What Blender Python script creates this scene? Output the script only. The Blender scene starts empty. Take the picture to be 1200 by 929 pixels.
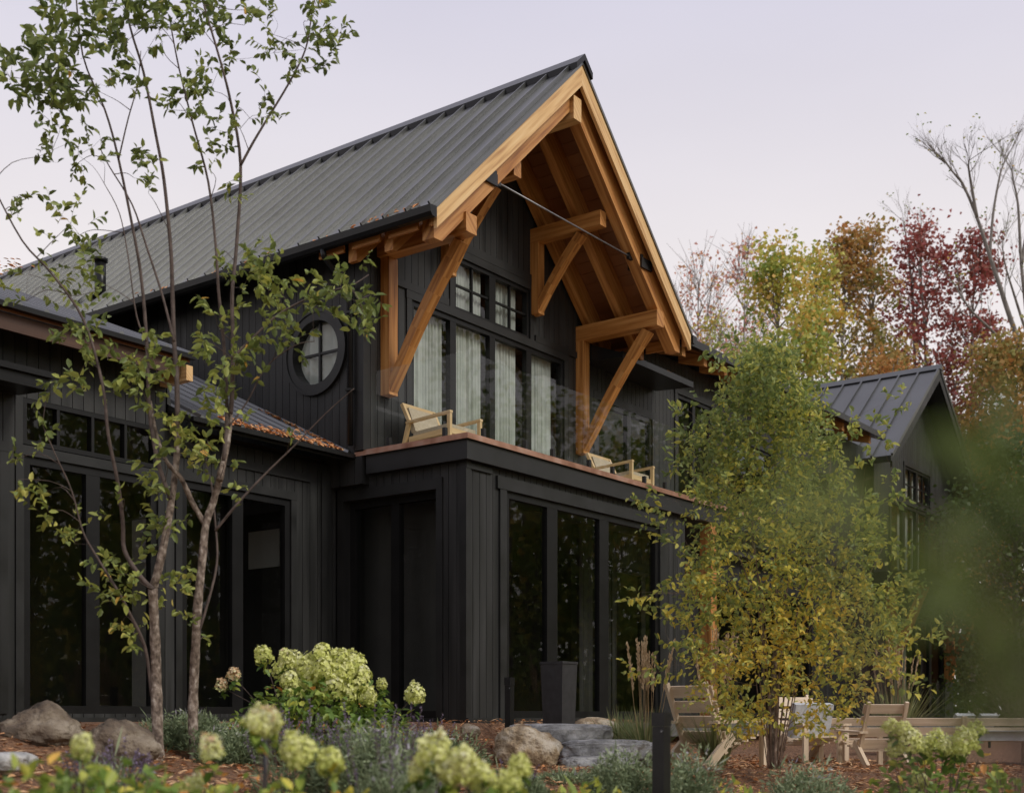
import bpy, bmesh, math, random
import numpy as np
from mathutils import Vector, Matrix
random.seed(7)
RNG = np.random.default_rng(7)
S = bpy.context.scene
COL = S.collection
R = math.radians

# ------------------------------------------------------------------ frame of the place
# x runs along the gable front, y runs into the house, z up; z = 0 is the ground-floor level.
FOC = 1473.0
UX, UY = 0.598, 0.801
_n = math.hypot(UX, UY); UX /= _n; UY /= _n
X0, Y0 = (546 - 600) / FOC * 15.4, 15.4


def at(px, py, Y):
    """world point at distance Y in front of the viewpoint, in the direction of a photo point"""
    X = (px - 600) / FOC * Y
    dx, dy = X - X0, Y - Y0
    return Vector((dx * UX + dy * UY, -dx * UY + dy * UX, (838 - py) / FOC * Y))


CAM = at(600, 838, 0)
FWD = Vector((UY, UX, 0)); RGT = Vector((UX, -UY, 0))


def smooth(a, b, x):
    t = np.clip((x - a) / (b - a), 0, 1)
    return t * t * (3 - 2 * t)


def ground_z(u, v):
    z = np.interp(v, [-40, -12, -9.6, -6.2, -4.2, -1.3, -0.35, 0.2], [-2.2, -1.65, -1.5, -0.98, -0.6, -0.4, -0.12, -0.07])
    t = np.interp(v, [-40, -12, -9.6, -6.2, -1.3, -0.5, -0.3], [-2.2, -1.65, -1.45, -0.62, -0.55, -0.5, -0.1])
    k = smooth(-1.2, 0.8, np.asarray(u, float))
    w = z * (1 - k) + t * k
    return w


def gz(p):
    return float(ground_z(p[0], p[1]))


# ------------------------------------------------------------------ object helpers
def tag(o, label=None, cat=None, group=None, kind=None):
    if label: o['label'] = label
    if cat: o['category'] = cat
    if group: o['group'] = group
    if kind: o['kind'] = kind
    return o


def empty(name, loc, label, cat, group=None):
    o = bpy.data.objects.new(name, None); COL.objects.link(o)
    o.location = loc; o.empty_display_size = 0.2
    return tag(o, label, cat, group)


def copy_tree(o, parent=None):
    c = o.copy(); COL.objects.link(c)
    if parent is not None:
        c.parent = parent
    for ch in list(o.children):
        copy_tree(ch, c)
    return c


class MB:
    """collects solids; build() links them as one mesh object"""

    def __init__(s):
        s.v = []; s.f = []; s.uv = []; s.sm = []

    def add(s, vs, fs, d=(0, 0, 1), smooth=False):
        d = Vector(d).normalized(); o = len(s.v)
        a = Vector((1, 0, 0)) if abs(d.x) < 0.7 else Vector((0, 1, 0))
        e = d.cross(a).normalized(); g = d.cross(e)
        off = random.random() * 20; off2 = random.random() * 20
        s.v += [tuple(p) for p in vs]
        for f in fs:
            s.f.append([i + o for i in f]); s.sm.append(smooth)
            for i in f:
                p = Vector(vs[i]); s.uv.append((p.dot(d) + off, p.dot(e) + p.dot(g) + off2))

    def hexa(s, b, t, d=None):
        """b, t: four points each, same order round"""
        vs = list(b) + list(t)
        if d is None:
            es = [Vector(vs[1]) - Vector(vs[0]), Vector(vs[3]) - Vector(vs[0]), Vector(vs[4]) - Vector(vs[0])]
            d = max(es, key=lambda q: q.length)
        s.add(vs, [(3, 2, 1, 0), (4, 5, 6, 7), (0, 1, 5, 4), (1, 2, 6, 5), (2, 3, 7, 6), (3, 0, 4, 7)], d)

    def box(s, x0, x1, y0, y1, z0, z1):
        s.hexa([(x0, y0, z0), (x1, y0, z0), (x1, y1, z0), (x0, y1, z0)], [(x0, y0, z1), (x1, y0, z1), (x1, y1, z1), (x0, y1, z1)])

    def beam(s, a, b, w, h, up=(0, 0, 1)):
        a = Vector(a); b = Vector(b); d = (b - a).normalized()
        sd = d.cross(Vector(up))
        if sd.length < 1e-4: sd = d.cross(Vector((0, 1, 0)))
        sd.normalize(); u = sd.cross(d).normalized()
        sd = sd * w / 2; u = u * h / 2
        s.hexa([a - sd - u, a + sd - u, a + sd + u, a - sd + u], [b - sd - u, b + sd - u, b + sd + u, b - sd + u], d)

    def prism(s, poly, mp, d0, d1, d=(1, 0, 0)):
        n = len(poly)
        vs = [mp(p, d0) for p in poly] + [mp(p, d1) for p in poly]
        fs = [tuple(range(n))[::-1], tuple(range(n, 2 * n))] + [(i, (i + 1) % n, n + (i + 1) % n, n + i) for i in range(n)]
        s.add(vs, fs, d)

    def tube(s, pts, rad, sides=6, cap=True):
        pts = [Vector(p) for p in pts]; n = len(pts)
        if not hasattr(rad, '__len__'): rad = [rad] * n
        vs = []; ref = Vector((0.3, 0.9, 0.2))
        for i, p in enumerate(pts):
            t = (pts[min(i + 1, n - 1)] - pts[max(i - 1, 0)])
            if t.length < 1e-7: t = Vector((0, 0, 1))
            t.normalize()
            a = t.cross(ref)
            if a.length < 1e-3: a = t.cross(Vector((1, 0, 0)))
            a.normalize(); b = t.cross(a)
            for k in range(sides):
                an = 2 * math.pi * k / sides
                vs.append(p + (a * math.cos(an) + b * math.sin(an)) * rad[i])
        fs = [(i * sides + k, i * sides + (k + 1) % sides, (i + 1) * sides + (k + 1) % sides, (i + 1) * sides + k) for i in range(n - 1) for k in range(sides)]
        if cap: fs += [tuple(range(sides))[::-1], tuple(range((n - 1) * sides, n * sides))]
        s.add(vs, fs, (pts[-1] - pts[0]) if (pts[-1] - pts[0]).length > 1e-5 else (0, 0, 1), smooth=sides > 4)

    def ring(s, c, r0, r1, d0, d1, mp, n=40):
        """annulus extruded; mp((s,z),d)"""
        vs = []
        for k in range(n):
            a = 2 * math.pi * k / n
            for r, d in ((r0, d0), (r1, d0), (r1, d1), (r0, d1)):
                vs.append(mp((c[0] + r * math.cos(a), c[1] + r * math.sin(a)), d))
        fs = []
        for k in range(n):
            q = (k + 1) % n
            for j in range(4):
                fs.append((k * 4 + j, q * 4 + j, q * 4 + (j + 1) % 4, k * 4 + (j + 1) % 4))
        s.add(vs, fs)

    def build(s, name, mat, parent=None, recalc=True, loc=None):
        me = bpy.data.meshes.new(name)
        me.from_pydata(s.v, [], s.f)
        uvl = me.uv_layers.new(name='UVMap')
        uvl.data.foreach_set('uv', np.array(s.uv, dtype=np.float32).ravel())
        me.polygons.foreach_set('use_smooth', s.sm)
        if recalc:
            bm = bmesh.new(); bm.from_mesh(me); bmesh.ops.recalc_face_normals(bm, faces=bm.faces); bm.to_mesh(me); bm.free()
        me.materials.append(mat)
        o = bpy.data.objects.new(name, me); COL.objects.link(o)
        if parent is not None: hang(o, parent)
        return o


def world_of(o):
    m = o.matrix_basis.copy()
    return m if o.parent is None else world_of(o.parent) @ o.matrix_parent_inverse @ m


def hang(o, parent):
    """parent keeps its world place"""
    o.parent = parent
    o.matrix_parent_inverse = world_of(parent).inverted()
    return o


# ------------------------------------------------------------------ materials
def new_mat(name):
    m = bpy.data.materials.new(name); m.use_nodes = True
    nt = m.node_tree; b = nt.nodes['Principled BSDF']
    return m, nt, b


def N(nt, t, **kw):
    n = nt.nodes.new(t)
    for k, v in kw.items():
        if k.startswith('i_'): n.inputs[k[2:].replace('_', ' ')].default_value = v
        else: setattr(n, k, v)
    return n


def ramp(nt, stops):
    r = nt.nodes.new('ShaderNodeValToRGB'); e = r.color_ramp.elements
    while len(e) < len(stops): e.new(0.5)
    for el, (p, c) in zip(e, stops):
        el.position = p; el.color = (*c, 1)
    return r


def noisy(name, stops, scale=6, rough=0.6, bump=0.0, detail=6, stretch=None, uv=False, metallic=0.0, spec=0.5, bscale=None, dist=0.02, rvar=0.0):
    m, nt, b = new_mat(name)
    tc = N(nt, 'ShaderNodeTexCoord'); mp = N(nt, 'ShaderNodeMapping')
    nt.links.new(tc.outputs['UV' if uv else 'Object'], mp.inputs['Vector'])
    if stretch: mp.inputs['Scale'].default_value = stretch
    nz = N(nt, 'ShaderNodeTexNoise'); nz.inputs['Scale'].default_value = scale; nz.inputs['Detail'].default_value = detail
    nt.links.new(mp.outputs[0], nz.inputs['Vector'])
    r = ramp(nt, stops); nt.links.new(nz.outputs['Fac'], r.inputs[0]); nt.links.new(r.outputs[0], b.inputs['Base Color'])
    b.inputs['Roughness'].default_value = rough; b.inputs['Metallic'].default_value = metallic
    b.inputs['Specular IOR Level'].default_value = spec
    if rvar:
        mr = N(nt, 'ShaderNodeMapRange'); mr.inputs['To Min'].default_value = rough - rvar; mr.inputs['To Max'].default_value = rough + rvar
        mr.inputs['From Min'].default_value = 0.3; mr.inputs['From Max'].default_value = 0.7
        nt.links.new(nz.outputs['Fac'], mr.inputs['Value']); nt.links.new(mr.outputs[0], b.inputs['Roughness'])
    if bump:
        src = nz
        if bscale:
            src = N(nt, 'ShaderNodeTexNoise'); src.inputs['Scale'].default_value = bscale; src.inputs['Detail'].default_value = 5
            nt.links.new(mp.outputs[0], src.inputs['Vector'])
        bp = N(nt, 'ShaderNodeBump'); bp.inputs['Strength'].default_value = bump; bp.inputs['Distance'].default_value = dist
        nt.links.new(src.outputs['Fac'], bp.inputs['Height']); nt.links.new(bp.outputs[0], b.inputs['Normal'])
    return m


def glass_mat(name, tint=(0.86, 0.89, 0.87), extra=0.0, ripple=0.02, refl=1.0):
    m = bpy.data.materials.new(name); m.use_nodes = True; nt = m.node_tree; nt.nodes.clear()
    out = N(nt, 'ShaderNodeOutputMaterial'); mx = N(nt, 'ShaderNodeMixShader')
    tr = N(nt, 'ShaderNodeBsdfTransparent'); tr.inputs[0].default_value = (*tint, 1)
    gl = N(nt, 'ShaderNodeBsdfGlossy'); gl.inputs['Roughness'].default_value = 0.012
    fr = N(nt, 'ShaderNodeFresnel'); ge = N(nt, 'ShaderNodeNewGeometry'); io = N(nt, 'ShaderNodeMapRange'); io.inputs['To Min'].default_value = 1.5; io.inputs['To Max'].default_value = 1 / 1.5
    nt.links.new(ge.outputs['Backfacing'], io.inputs['Value']); nt.links.new(io.outputs[0], fr.inputs['IOR'])
    mu = N(nt, 'ShaderNodeMath', operation='MULTIPLY_ADD'); mu.inputs[1].default_value = refl; mu.inputs[2].default_value = extra
    mu.use_clamp = True
    tc = N(nt, 'ShaderNodeTexCoord'); nz = N(nt, 'ShaderNodeTexNoise'); nz.inputs['Scale'].default_value = 1.3; nz.inputs['Detail'].default_value = 1
    bp = N(nt, 'ShaderNodeBump'); bp.inputs['Strength'].default_value = ripple * 2; bp.inputs['Distance'].default_value = 0.02
    L = nt.links.new
    L(tc.outputs['Object'], nz.inputs['Vector']); L(nz.outputs['Fac'], bp.inputs['Height']); L(bp.outputs[0], gl.inputs['Normal'])
    L(fr.outputs[0], mu.inputs[0]); L(mu.outputs[0], mx.inputs[0]); L(tr.outputs[0], mx.inputs[1]); L(gl.outputs[0], mx.inputs[2]); L(mx.outputs[0], out.inputs[0])
    return m


def leaf_mat(name, stops, rough=0.5, trans=0.3, spec=0.35):
    m, nt, b = new_mat(name)
    at_ = N(nt, 'ShaderNodeAttribute', attribute_name='tint')
    r = ramp(nt, stops); L = nt.links.new
    L(at_.outputs['Fac'], r.inputs[0]); L(r.outputs[0], b.inputs['Base Color'])
    b.inputs['Roughness'].default_value = rough; b.inputs['Specular IOR Level'].default_value = spec
    if trans > 0:
        tl = N(nt, 'ShaderNodeBsdfTranslucent'); mx = N(nt, 'ShaderNodeMixShader'); mx.inputs[0].default_value = trans
        L(r.outputs[0], tl.inputs[0]); L(b.outputs[0], mx.inputs[1]); L(tl.outputs[0], mx.inputs[2])
        L(mx.outputs[0], nt.nodes['Material Output'].inputs[0])
    return m


M = {}
M['siding'] = noisy('black stained siding', [(0.3, (0.015, 0.0155, 0.0147)), (0.5, (0.0235, 0.024, 0.0228)), (0.72, (0.035, 0.0355, 0.0335))], scale=1.0, rough=0.5, bump=0.3, stretch=(9, 9, 0.55), dist=0.004, rvar=0.12, spec=0.4, detail=8)
M['trim'] = noisy('black painted trim', [(0.3, (0.0135, 0.0140, 0.0132)), (0.7, (0.0215, 0.0220, 0.0208))], scale=2.5, rough=0.48, bump=0.1, dist=0.003, rvar=0.1, spec=0.4, detail=8)
M['frame'] = noisy('black window frame', [(0.3, (0.006, 0.006, 0.006)), (0.7, (0.010, 0.010, 0.010))], scale=4, rough=0.42, spec=0.3)
M['metal'] = noisy('dark standing seam metal', [(0.3, (0.155, 0.157, 0.152)), (0.7, (0.185, 0.188, 0.182))], scale=0.8, rough=0.38, metallic=1.0, rvar=0.02, detail=2)
M['gutter'] = noisy('black gutter metal', [(0.3, (0.009, 0.009, 0.009)), (0.7, (0.014, 0.014, 0.014))], scale=3, rough=0.3, spec=0.25)
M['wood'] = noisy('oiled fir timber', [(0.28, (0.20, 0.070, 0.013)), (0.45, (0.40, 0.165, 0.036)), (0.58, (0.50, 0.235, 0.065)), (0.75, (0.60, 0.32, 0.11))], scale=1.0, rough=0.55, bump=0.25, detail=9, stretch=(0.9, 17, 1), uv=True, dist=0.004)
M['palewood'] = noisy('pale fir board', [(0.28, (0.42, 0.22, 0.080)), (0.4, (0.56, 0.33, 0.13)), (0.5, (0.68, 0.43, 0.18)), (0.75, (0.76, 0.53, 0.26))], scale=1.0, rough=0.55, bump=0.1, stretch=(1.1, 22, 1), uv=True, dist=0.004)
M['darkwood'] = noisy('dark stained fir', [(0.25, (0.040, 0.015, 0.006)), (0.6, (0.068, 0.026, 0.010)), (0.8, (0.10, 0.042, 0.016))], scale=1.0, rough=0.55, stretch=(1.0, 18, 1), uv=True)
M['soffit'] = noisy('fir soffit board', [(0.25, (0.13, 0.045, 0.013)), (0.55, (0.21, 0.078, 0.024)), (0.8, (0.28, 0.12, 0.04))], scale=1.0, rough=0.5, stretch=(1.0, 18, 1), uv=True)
M['copper'] = noisy('weathered copper edge', [(0.3, (0.30, 0.14, 0.085)), (0.55, (0.45, 0.25, 0.17)), (0.8, (0.50, 0.36, 0.28))], scale=5, rough=0.42, metallic=0.55, rvar=0.12)
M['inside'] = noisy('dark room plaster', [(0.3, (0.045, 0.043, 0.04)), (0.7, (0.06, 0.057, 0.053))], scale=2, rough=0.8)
M['glass'] = glass_mat('window glass')
M['railglass'] = glass_mat('railing glass', (0.93, 0.96, 0.95), ripple=0.01, refl=0.6)
M['curtain'] = noisy('sheer white curtain', [(0.3, (0.40, 0.415, 0.385)), (0.7, (0.53, 0.545, 0.51))], scale=5, rough=0.85)
M['steel'] = noisy('black steel', [(0.3, (0.012, 0.012, 0.012)), (0.7, (0.02, 0.02, 0.02))], scale=9, rough=0.45, metallic=0.3)
M['rod'] = noisy('grey steel rod', [(0.3, (0.16, 0.16, 0.165)), (0.7, (0.25, 0.25, 0.255))], scale=9, rough=0.4, metallic=0.6)
M['teak'] = noisy('weathered teak', [(0.25, (0.52, 0.40, 0.27)), (0.5, (0.68, 0.54, 0.38)), (0.78, (0.76, 0.64, 0.48))], scale=1.0, rough=0.65, bump=0.15, stretch=(1.2, 26, 1), uv=True, dist=0.003)
M['rattan'] = noisy('honey oak', [(0.25, (0.50, 0.33, 0.15)), (0.6, (0.64, 0.46, 0.24)), (0.8, (0.72, 0.55, 0.32))], scale=1.0, rough=0.5, stretch=(1.2, 20, 1), uv=True)
M['cushion'] = noisy('linen cushion', [(0.3, (0.36, 0.30, 0.21)), (0.7, (0.46, 0.39, 0.28))], scale=40, rough=0.9, bump=0.2, dist=0.003)
M['white'] = noisy('grey white cushion', [(0.3, (0.42, 0.44, 0.45)), (0.7, (0.55, 0.56, 0.57))], scale=20, rough=0.85, bump=0.1, dist=0.004)
M['panelface'] = noisy('white canvas', [(0.3, (0.74, 0.76, 0.76)), (0.7, (0.80, 0.82, 0.82))], scale=3, rough=0.7)
M['planter'] = noisy('black fibre planter', [(0.3, (0.020, 0.020, 0.021)), (0.7, (0.034, 0.034, 0.036))], scale=12, rough=0.55, bump=0.1)
M['bark'] = noisy('grey brown bark', [(0.3, (0.05, 0.034, 0.025)), (0.43, (0.13, 0.095, 0.07)), (0.55, (0.22, 0.17, 0.13)), (0.7, (0.42, 0.36, 0.30))], scale=9, rough=0.85, bump=0.7, stretch=(3, 3, 2.2), dist=0.02)
M['birchbark'] = noisy('red brown birch bark', [(0.3, (0.10, 0.062, 0.042)), (0.6, (0.22, 0.15, 0.11)), (0.75, (0.36, 0.28, 0.22))], scale=14, rough=0.8)
M['twig'] = noisy('dark twig bark', [(0.3, (0.055, 0.038, 0.030)), (0.7, (0.13, 0.095, 0.078))], scale=14, rough=0.8)
M['darkbark'] = noisy('forest bark', [(0.3, (0.13, 0.115, 0.10)), (0.7, (0.28, 0.255, 0.225))], scale=4, rough=0.9)
M['boulder'] = noisy('tan fieldstone', [(0.3, (0.045, 0.033, 0.022)), (0.45, (0.12, 0.088, 0.06)), (0.55, (0.185, 0.145, 0.10)), (0.72, (0.32, 0.27, 0.205))], scale=5, rough=0.85, bump=0.9, detail=12, bscale=13, dist=0.09)
M['paleboulder'] = noisy('pale fieldstone', [(0.3, (0.16, 0.105, 0.06)), (0.45, (0.36, 0.27, 0.165)), (0.56, (0.48, 0.40, 0.29)), (0.72, (0.62, 0.56, 0.46))], scale=5.5, rough=0.85, bump=0.9, detail=12, bscale=13, dist=0.09)
M['slab'] = noisy('blue grey granite', [(0.3, (0.15, 0.147, 0.14)), (0.45, (0.30, 0.298, 0.285)), (0.56, (0.43, 0.428, 0.41)), (0.72, (0.62, 0.61, 0.58))], scale=7, rough=0.8, bump=1.0, detail=10, bscale=10, dist=0.09)
M['patio'] = noisy('patio concrete', [(0.3, (0.09, 0.088, 0.085)), (0.7, (0.14, 0.137, 0.13))], scale=5, rough=0.85, bump=0.2)
M['mulch'] = noisy('bark mulch', [(0.25, (0.055, 0.030, 0.018)), (0.45, (0.15, 0.075, 0.038)), (0.6, (0.24, 0.125, 0.062)), (0.8, (0.34, 0.21, 0.12))], scale=26, rough=0.95, bump=1.0, detail=10, dist=0.05)
M['needles'] = leaf_mat('dry needles', [(0, (0.176, 0.079, 0.039)), (0.4, (0.439, 0.211, 0.096)), (0.7, (0.632, 0.351, 0.166)), (1, (0.737, 0.527, 0.316))], trans=0, rough=0.8)
M['copperleaf'] = leaf_mat('dead orange leaf', [(0, (0.286, 0.111, 0.039)), (0.5, (0.546, 0.221, 0.078)), (0.8, (0.676, 0.351, 0.156)), (1, (0.585, 0.429, 0.234))], trans=0.1, rough=0.7)

# leaves by tint 0..1
M['serviceberry'] = leaf_mat('young tree leaf', [(0, (0.103, 0.144, 0.041)), (0.4, (0.230, 0.287, 0.075)), (0.75, (0.437, 0.483, 0.115)), (0.93, (0.621, 0.575, 0.138)), (1, (0.800, 0.483, 0.103))], rough=0.42, trans=0.35)
M['birchleaf'] = leaf_mat('birch leaf', [(0, (0.183, 0.244, 0.079)), (0.3, (0.329, 0.390, 0.110)), (0.55, (0.525, 0.525, 0.122)), (0.8, (0.800, 0.708, 0.134)), (1, (0.800, 0.573, 0.098))], rough=0.45, trans=0.45)
M['greenmaple'] = leaf_mat('green maple leaf', [(0, (0.154, 0.231, 0.051)), (0.5, (0.307, 0.410, 0.091)), (0.8, (0.615, 0.564, 0.130)), (1, (0.800, 0.513, 0.130))], trans=0.35)
M['orangemaple'] = leaf_mat('orange maple leaf', [(0, (0.19, 0.24, 0.065)), (0.35, (0.32, 0.30, 0.085)), (0.65, (0.50, 0.31, 0.10)), (1, (0.58, 0.25, 0.08))], trans=0.35)
M['redmaple'] = leaf_mat('red maple leaf', [(0, (0.17, 0.15, 0.055)), (0.3, (0.27, 0.115, 0.075)), (0.7, (0.38, 0.09, 0.085)), (1, (0.46, 0.17, 0.11))], trans=0.35)
M['rustleaf'] = leaf_mat('rust leaf', [(0, (0.511, 0.371, 0.163)), (0.4, (0.603, 0.278, 0.185)), (0.8, (0.743, 0.324, 0.255)), (1, (0.788, 0.511, 0.232))], trans=0.35)
M['hydleaf'] = leaf_mat('hydrangea leaf', [(0, (0.084, 0.157, 0.033)), (0.5, (0.185, 0.286, 0.055)), (0.8, (0.443, 0.499, 0.092)), (0.95, (0.777, 0.665, 0.111)), (1, (0.800, 0.351, 0.092))], rough=0.45, trans=0.3)
M['floret'] = leaf_mat('lime hydrangea floret', [(0, (0.451, 0.515, 0.121)), (0.4, (0.741, 0.773, 0.242)), (0.8, (0.800, 0.800, 0.418)), (0.95, (0.800, 0.800, 0.580)), (1, (0.800, 0.580, 0.354))], rough=0.6, trans=0.25)
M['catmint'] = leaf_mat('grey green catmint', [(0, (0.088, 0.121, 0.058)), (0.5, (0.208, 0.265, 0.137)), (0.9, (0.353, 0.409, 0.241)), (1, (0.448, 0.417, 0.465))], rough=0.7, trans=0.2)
M['sage'] = leaf_mat('violet sage flower', [(0, (0.098, 0.072, 0.124)), (0.6, (0.208, 0.163, 0.247)), (1, (0.312, 0.260, 0.364))], rough=0.7, trans=0.2)
M['grassblade'] = leaf_mat('feather grass blade', [(0, (0.119, 0.168, 0.056)), (0.5, (0.238, 0.280, 0.112)), (1, (0.476, 0.434, 0.210))], rough=0.6, trans=0.25)
M['plume'] = leaf_mat('dry grass plume', [(0, (0.442, 0.312, 0.169)), (1, (0.754, 0.598, 0.390))], rough=0.8, trans=0.2)
M['darkgreen'] = leaf_mat('wood edge leaf', [(0, (0.045, 0.075, 0.021)), (0.6, (0.105, 0.150, 0.038)), (0.9, (0.240, 0.225, 0.053)), (1, (0.390, 0.195, 0.045))], trans=0.3)
M['nearleaf'] = leaf_mat('near shrub leaf', [(0, (0.050, 0.078, 0.018)), (0.4, (0.120, 0.170, 0.036)), (1, (0.27, 0.33, 0.11))], trans=0.4)


# ------------------------------------------------------------------ leaves
def leaf_object(name, C, A, Nn, Ls, Ws, tint, mat, parent=None, fold=0.25, simple=False):
    """C centres of the leaf bases, A leaf axis, Nn leaf normal, sizes; one mesh of folded leaves"""
    C = np.asarray(C, float); n = len(C)
    A = np.asarray(A, float); A /= np.linalg.norm(A, axis=1)[:, None] + 1e-9
    B = np.cross(A, Nn); B /= np.linalg.norm(B, axis=1)[:, None] + 1e-9
    Nn = np.cross(B, A)
    Ls = np.broadcast_to(np.asarray(Ls, float), (n,)); Ws = np.broadcast_to(np.asarray(Ws, float), (n,))
    if simple:
        prof = [(0, 0, 0), (0.45, 0.5, 1), (1, 0, 0), (0.45, -0.5, 1)]
        faces = np.array([[0, 1, 2, 3]])
    else:
        prof = [(0, 0, 0), (0.3, 0.45, 1), (0.68, 0.38, 0.8), (1, 0, -0.3), (0.68, -0.38, 0.8), (0.3, -0.45, 1)]
        faces = np.array([[0, 1, 2, 3], [0, 3, 4, 5]])
    k = len(prof)
    V = np.zeros((n, k, 3))
    for i, (a, b, c) in enumerate(prof):
        V[:, i] = C + A * (a * Ls)[:, None] + B * (b * Ws)[:, None] + Nn * (c * fold * Ws)[:, None]
    V = V.reshape(-1, 3)
    F = (faces[None] + (np.arange(n) * k)[:, None, None]).reshape(-1, 4)
    me = bpy.data.meshes.new(name)
    me.vertices.add(len(V)); me.vertices.foreach_set('co', V.ravel())
    me.loops.add(F.size); me.loops.foreach_set('vertex_index', F.ravel().astype(np.int32))
    me.polygons.add(len(F)); me.polygons.foreach_set('loop_start', (np.arange(len(F)) * 4).astype(np.int32))
    at_ = me.attributes.new('tint', 'FLOAT', 'POINT')
    at_.data.foreach_set('value', np.repeat(np.clip(tint, 0, 1), k).astype(np.float32))
    me.update(calc_edges=True); me.validate()
    me.materials.append(mat)
    o = bpy.data.objects.new(name, me); COL.objects.link(o)
    if parent is not None: hang(o, parent)
    return o


def unit(n, rng=RNG):
    d = rng.normal(size=(n, 3)); return d / np.linalg.norm(d, axis=1)[:, None]


class Leaves:
    def __init__(s): s.C = []; s.A = []; s.N = []; s.L = []; s.W = []; s.T = []

    def put(s, c, a, n, l, w, t):
        s.C.append(tuple(c)); s.A.append(tuple(a)); s.N.append(tuple(n)); s.L.append(l); s.W.append(w); s.T.append(t)

    def build(s, name, mat, parent=None, **k):
        return leaf_object(name, s.C, s.A, np.array(s.N), np.array(s.L), np.array(s.W), np.array(s.T), mat, parent, **k)


rnd = random.uniform


def rvec(a=1.0):
    return Vector((rnd(-a, a), rnd(-a, a), rnd(-a, a)))


def leafy_twig(mb, lv, a, b, r, n, l, tintf, sag=0.1, start=0.25, sides=3, wr=0.55):
    """a curved twig from a to b with alternate leaves"""
    a = Vector(a); b = Vector(b); d = b - a; ln = d.length
    if ln < 1e-4: return
    mid = (a + b) / 2 + rvec(0.12 * ln) + Vector((0, 0, sag * ln))
    pts = [a * (1 - t) ** 2 + mid * 2 * t * (1 - t) + b * t * t for t in (0, 0.33, 0.66, 1)]
    if mb is not None: mb.tube(pts, [r, r * 0.75, r * 0.5, r * 0.25], sides, cap=False)
    for i in range(n):
        t = start + (1 - start) * (i + rnd(0, 0.8)) / n
        p = a * (1 - t) ** 2 + mid * 2 * t * (1 - t) + b * t * t
        ax = (d.normalized() * 0.5 + rvec(1.0) + Vector((0, 0, -0.25)))
        nn = rvec(0.8) + Vector((0, 0, 0.8))
        s_ = l * rnd(0.65, 1.2)
        lv.put(p, ax, nn, s_, s_ * wr * rnd(0.85, 1.15), tintf(p))


# ------------------------------------------------------------------ camera, sky, sun
cd = bpy.data.cameras.new('camera'); cam = bpy.data.objects.new('camera', cd); COL.objects.link(cam)
cam.location = CAM; cam.rotation_euler = (R(90), 0, -math.atan2(UY, UX))
cd.sensor_width = 36; cd.lens = FOC / 1200 * 36; cd.shift_y = (838 - 464.5) / 1200; cd.clip_end = 3000; cd.clip_start = 0.05
cd.dof.use_dof = True; cd.dof.focus_distance = 15.6; cd.dof.aperture_fstop = 1.7
S.camera = cam

w = bpy.data.worlds.new('World'); S.world = w; w.use_nodes = True
nt = w.node_tree; L = nt.links.new
bg = nt.nodes['Background']; bg.inputs[1].default_value = 0.1
sky = N(nt, 'ShaderNodeTexSky', sky_type='NISHITA'); sky.sun_disc = False
SUN_DIR = Vector((0.12, -0.75, 0.62)).normalized()
sky.sun_elevation = math.asin(SUN_DIR.z); sky.sun_rotation = math.atan2(SUN_DIR.x, SUN_DIR.y)
tc = N(nt, 'ShaderNodeTexCoord'); sx = N(nt, 'ShaderNodeSeparateXYZ'); L(tc.outputs['Generated'], sx.inputs[0])
cr = ramp(nt, [(0.0, (0.76, 0.71, 0.69)), (0.2, (0.755, 0.705, 0.695)), (0.34, (0.70, 0.66, 0.67)), (0.5, (0.565, 0.548, 0.64)), (0.7, (0.55, 0.535, 0.63)), (1.0, (0.54, 0.53, 0.63))])
L(sx.outputs['Z'], cr.inputs[0])
nz = N(nt, 'ShaderNodeTexNoise'); nz.inputs['Scale'].default_value = 3.0; nz.inputs['Detail'].default_value = 3
mpn = N(nt, 'ShaderNodeMapping'); mpn.inputs['Scale'].default_value = (1, 1, 3.5); L(tc.outputs['Generated'], mpn.inputs[0]); L(mpn.outputs[0], nz.inputs['Vector'])
mr = N(nt, 'ShaderNodeMapRange'); mr.inputs['To Min'].default_value = 8.7; mr.inputs['To Max'].default_value = 9.9; L(nz.outputs['Fac'], mr.inputs['Value'])
vm = N(nt, 'ShaderNodeVectorMath', operation='SCALE'); L(cr.outputs[0], vm.inputs[0]); L(mr.outputs[0], vm.inputs['Scale'])
mx = N(nt, 'ShaderNodeMix', data_type='RGBA'); mx.inputs[0].default_value = 0.97
L(sky.outputs[0], mx.inputs[6]); L(vm.outputs[0], mx.inputs[7]); L(mx.outputs[2], bg.inputs[0])

sd = bpy.data.lights.new('sun', 'SUN'); sun = bpy.data.objects.new('sun', sd); COL.objects.link(sun)
sd.energy = 1.5; sd.angle = R(20); sd.color = (1.0, 0.95, 0.88)
sun.rotation_euler = (-SUN_DIR).to_track_quat('-Z', 'Y').to_euler()
S.view_settings.view_transform = 'Standard'; S.view_settings.look = 'None'; S.view_settings.exposure = 0.42; S.view_settings.gamma = 1
S.view_settings.use_curve_mapping = False
S.render.engine = 'CYCLES'
S.cycles.use_denoising = True
S.cycles.max_bounces = 8; S.cycles.transparent_max_bounces = 16; S.cycles.diffuse_bounces = 3; S.cycles.glossy_bounces = 3

# ================================================================== GROUND
def axis_pts(lo, hi, f0, f1, step):
    a = list(np.arange(f0, f1, step)); x = f0; s = step
    left = []
    while x > lo: s *= 1.35; x -= s; left.append(x)
    x = f1; s = step; right = []
    while x < hi: right.append(x); s *= 1.35; x += s
    return np.array(left[::-1] + a + right)


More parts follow.
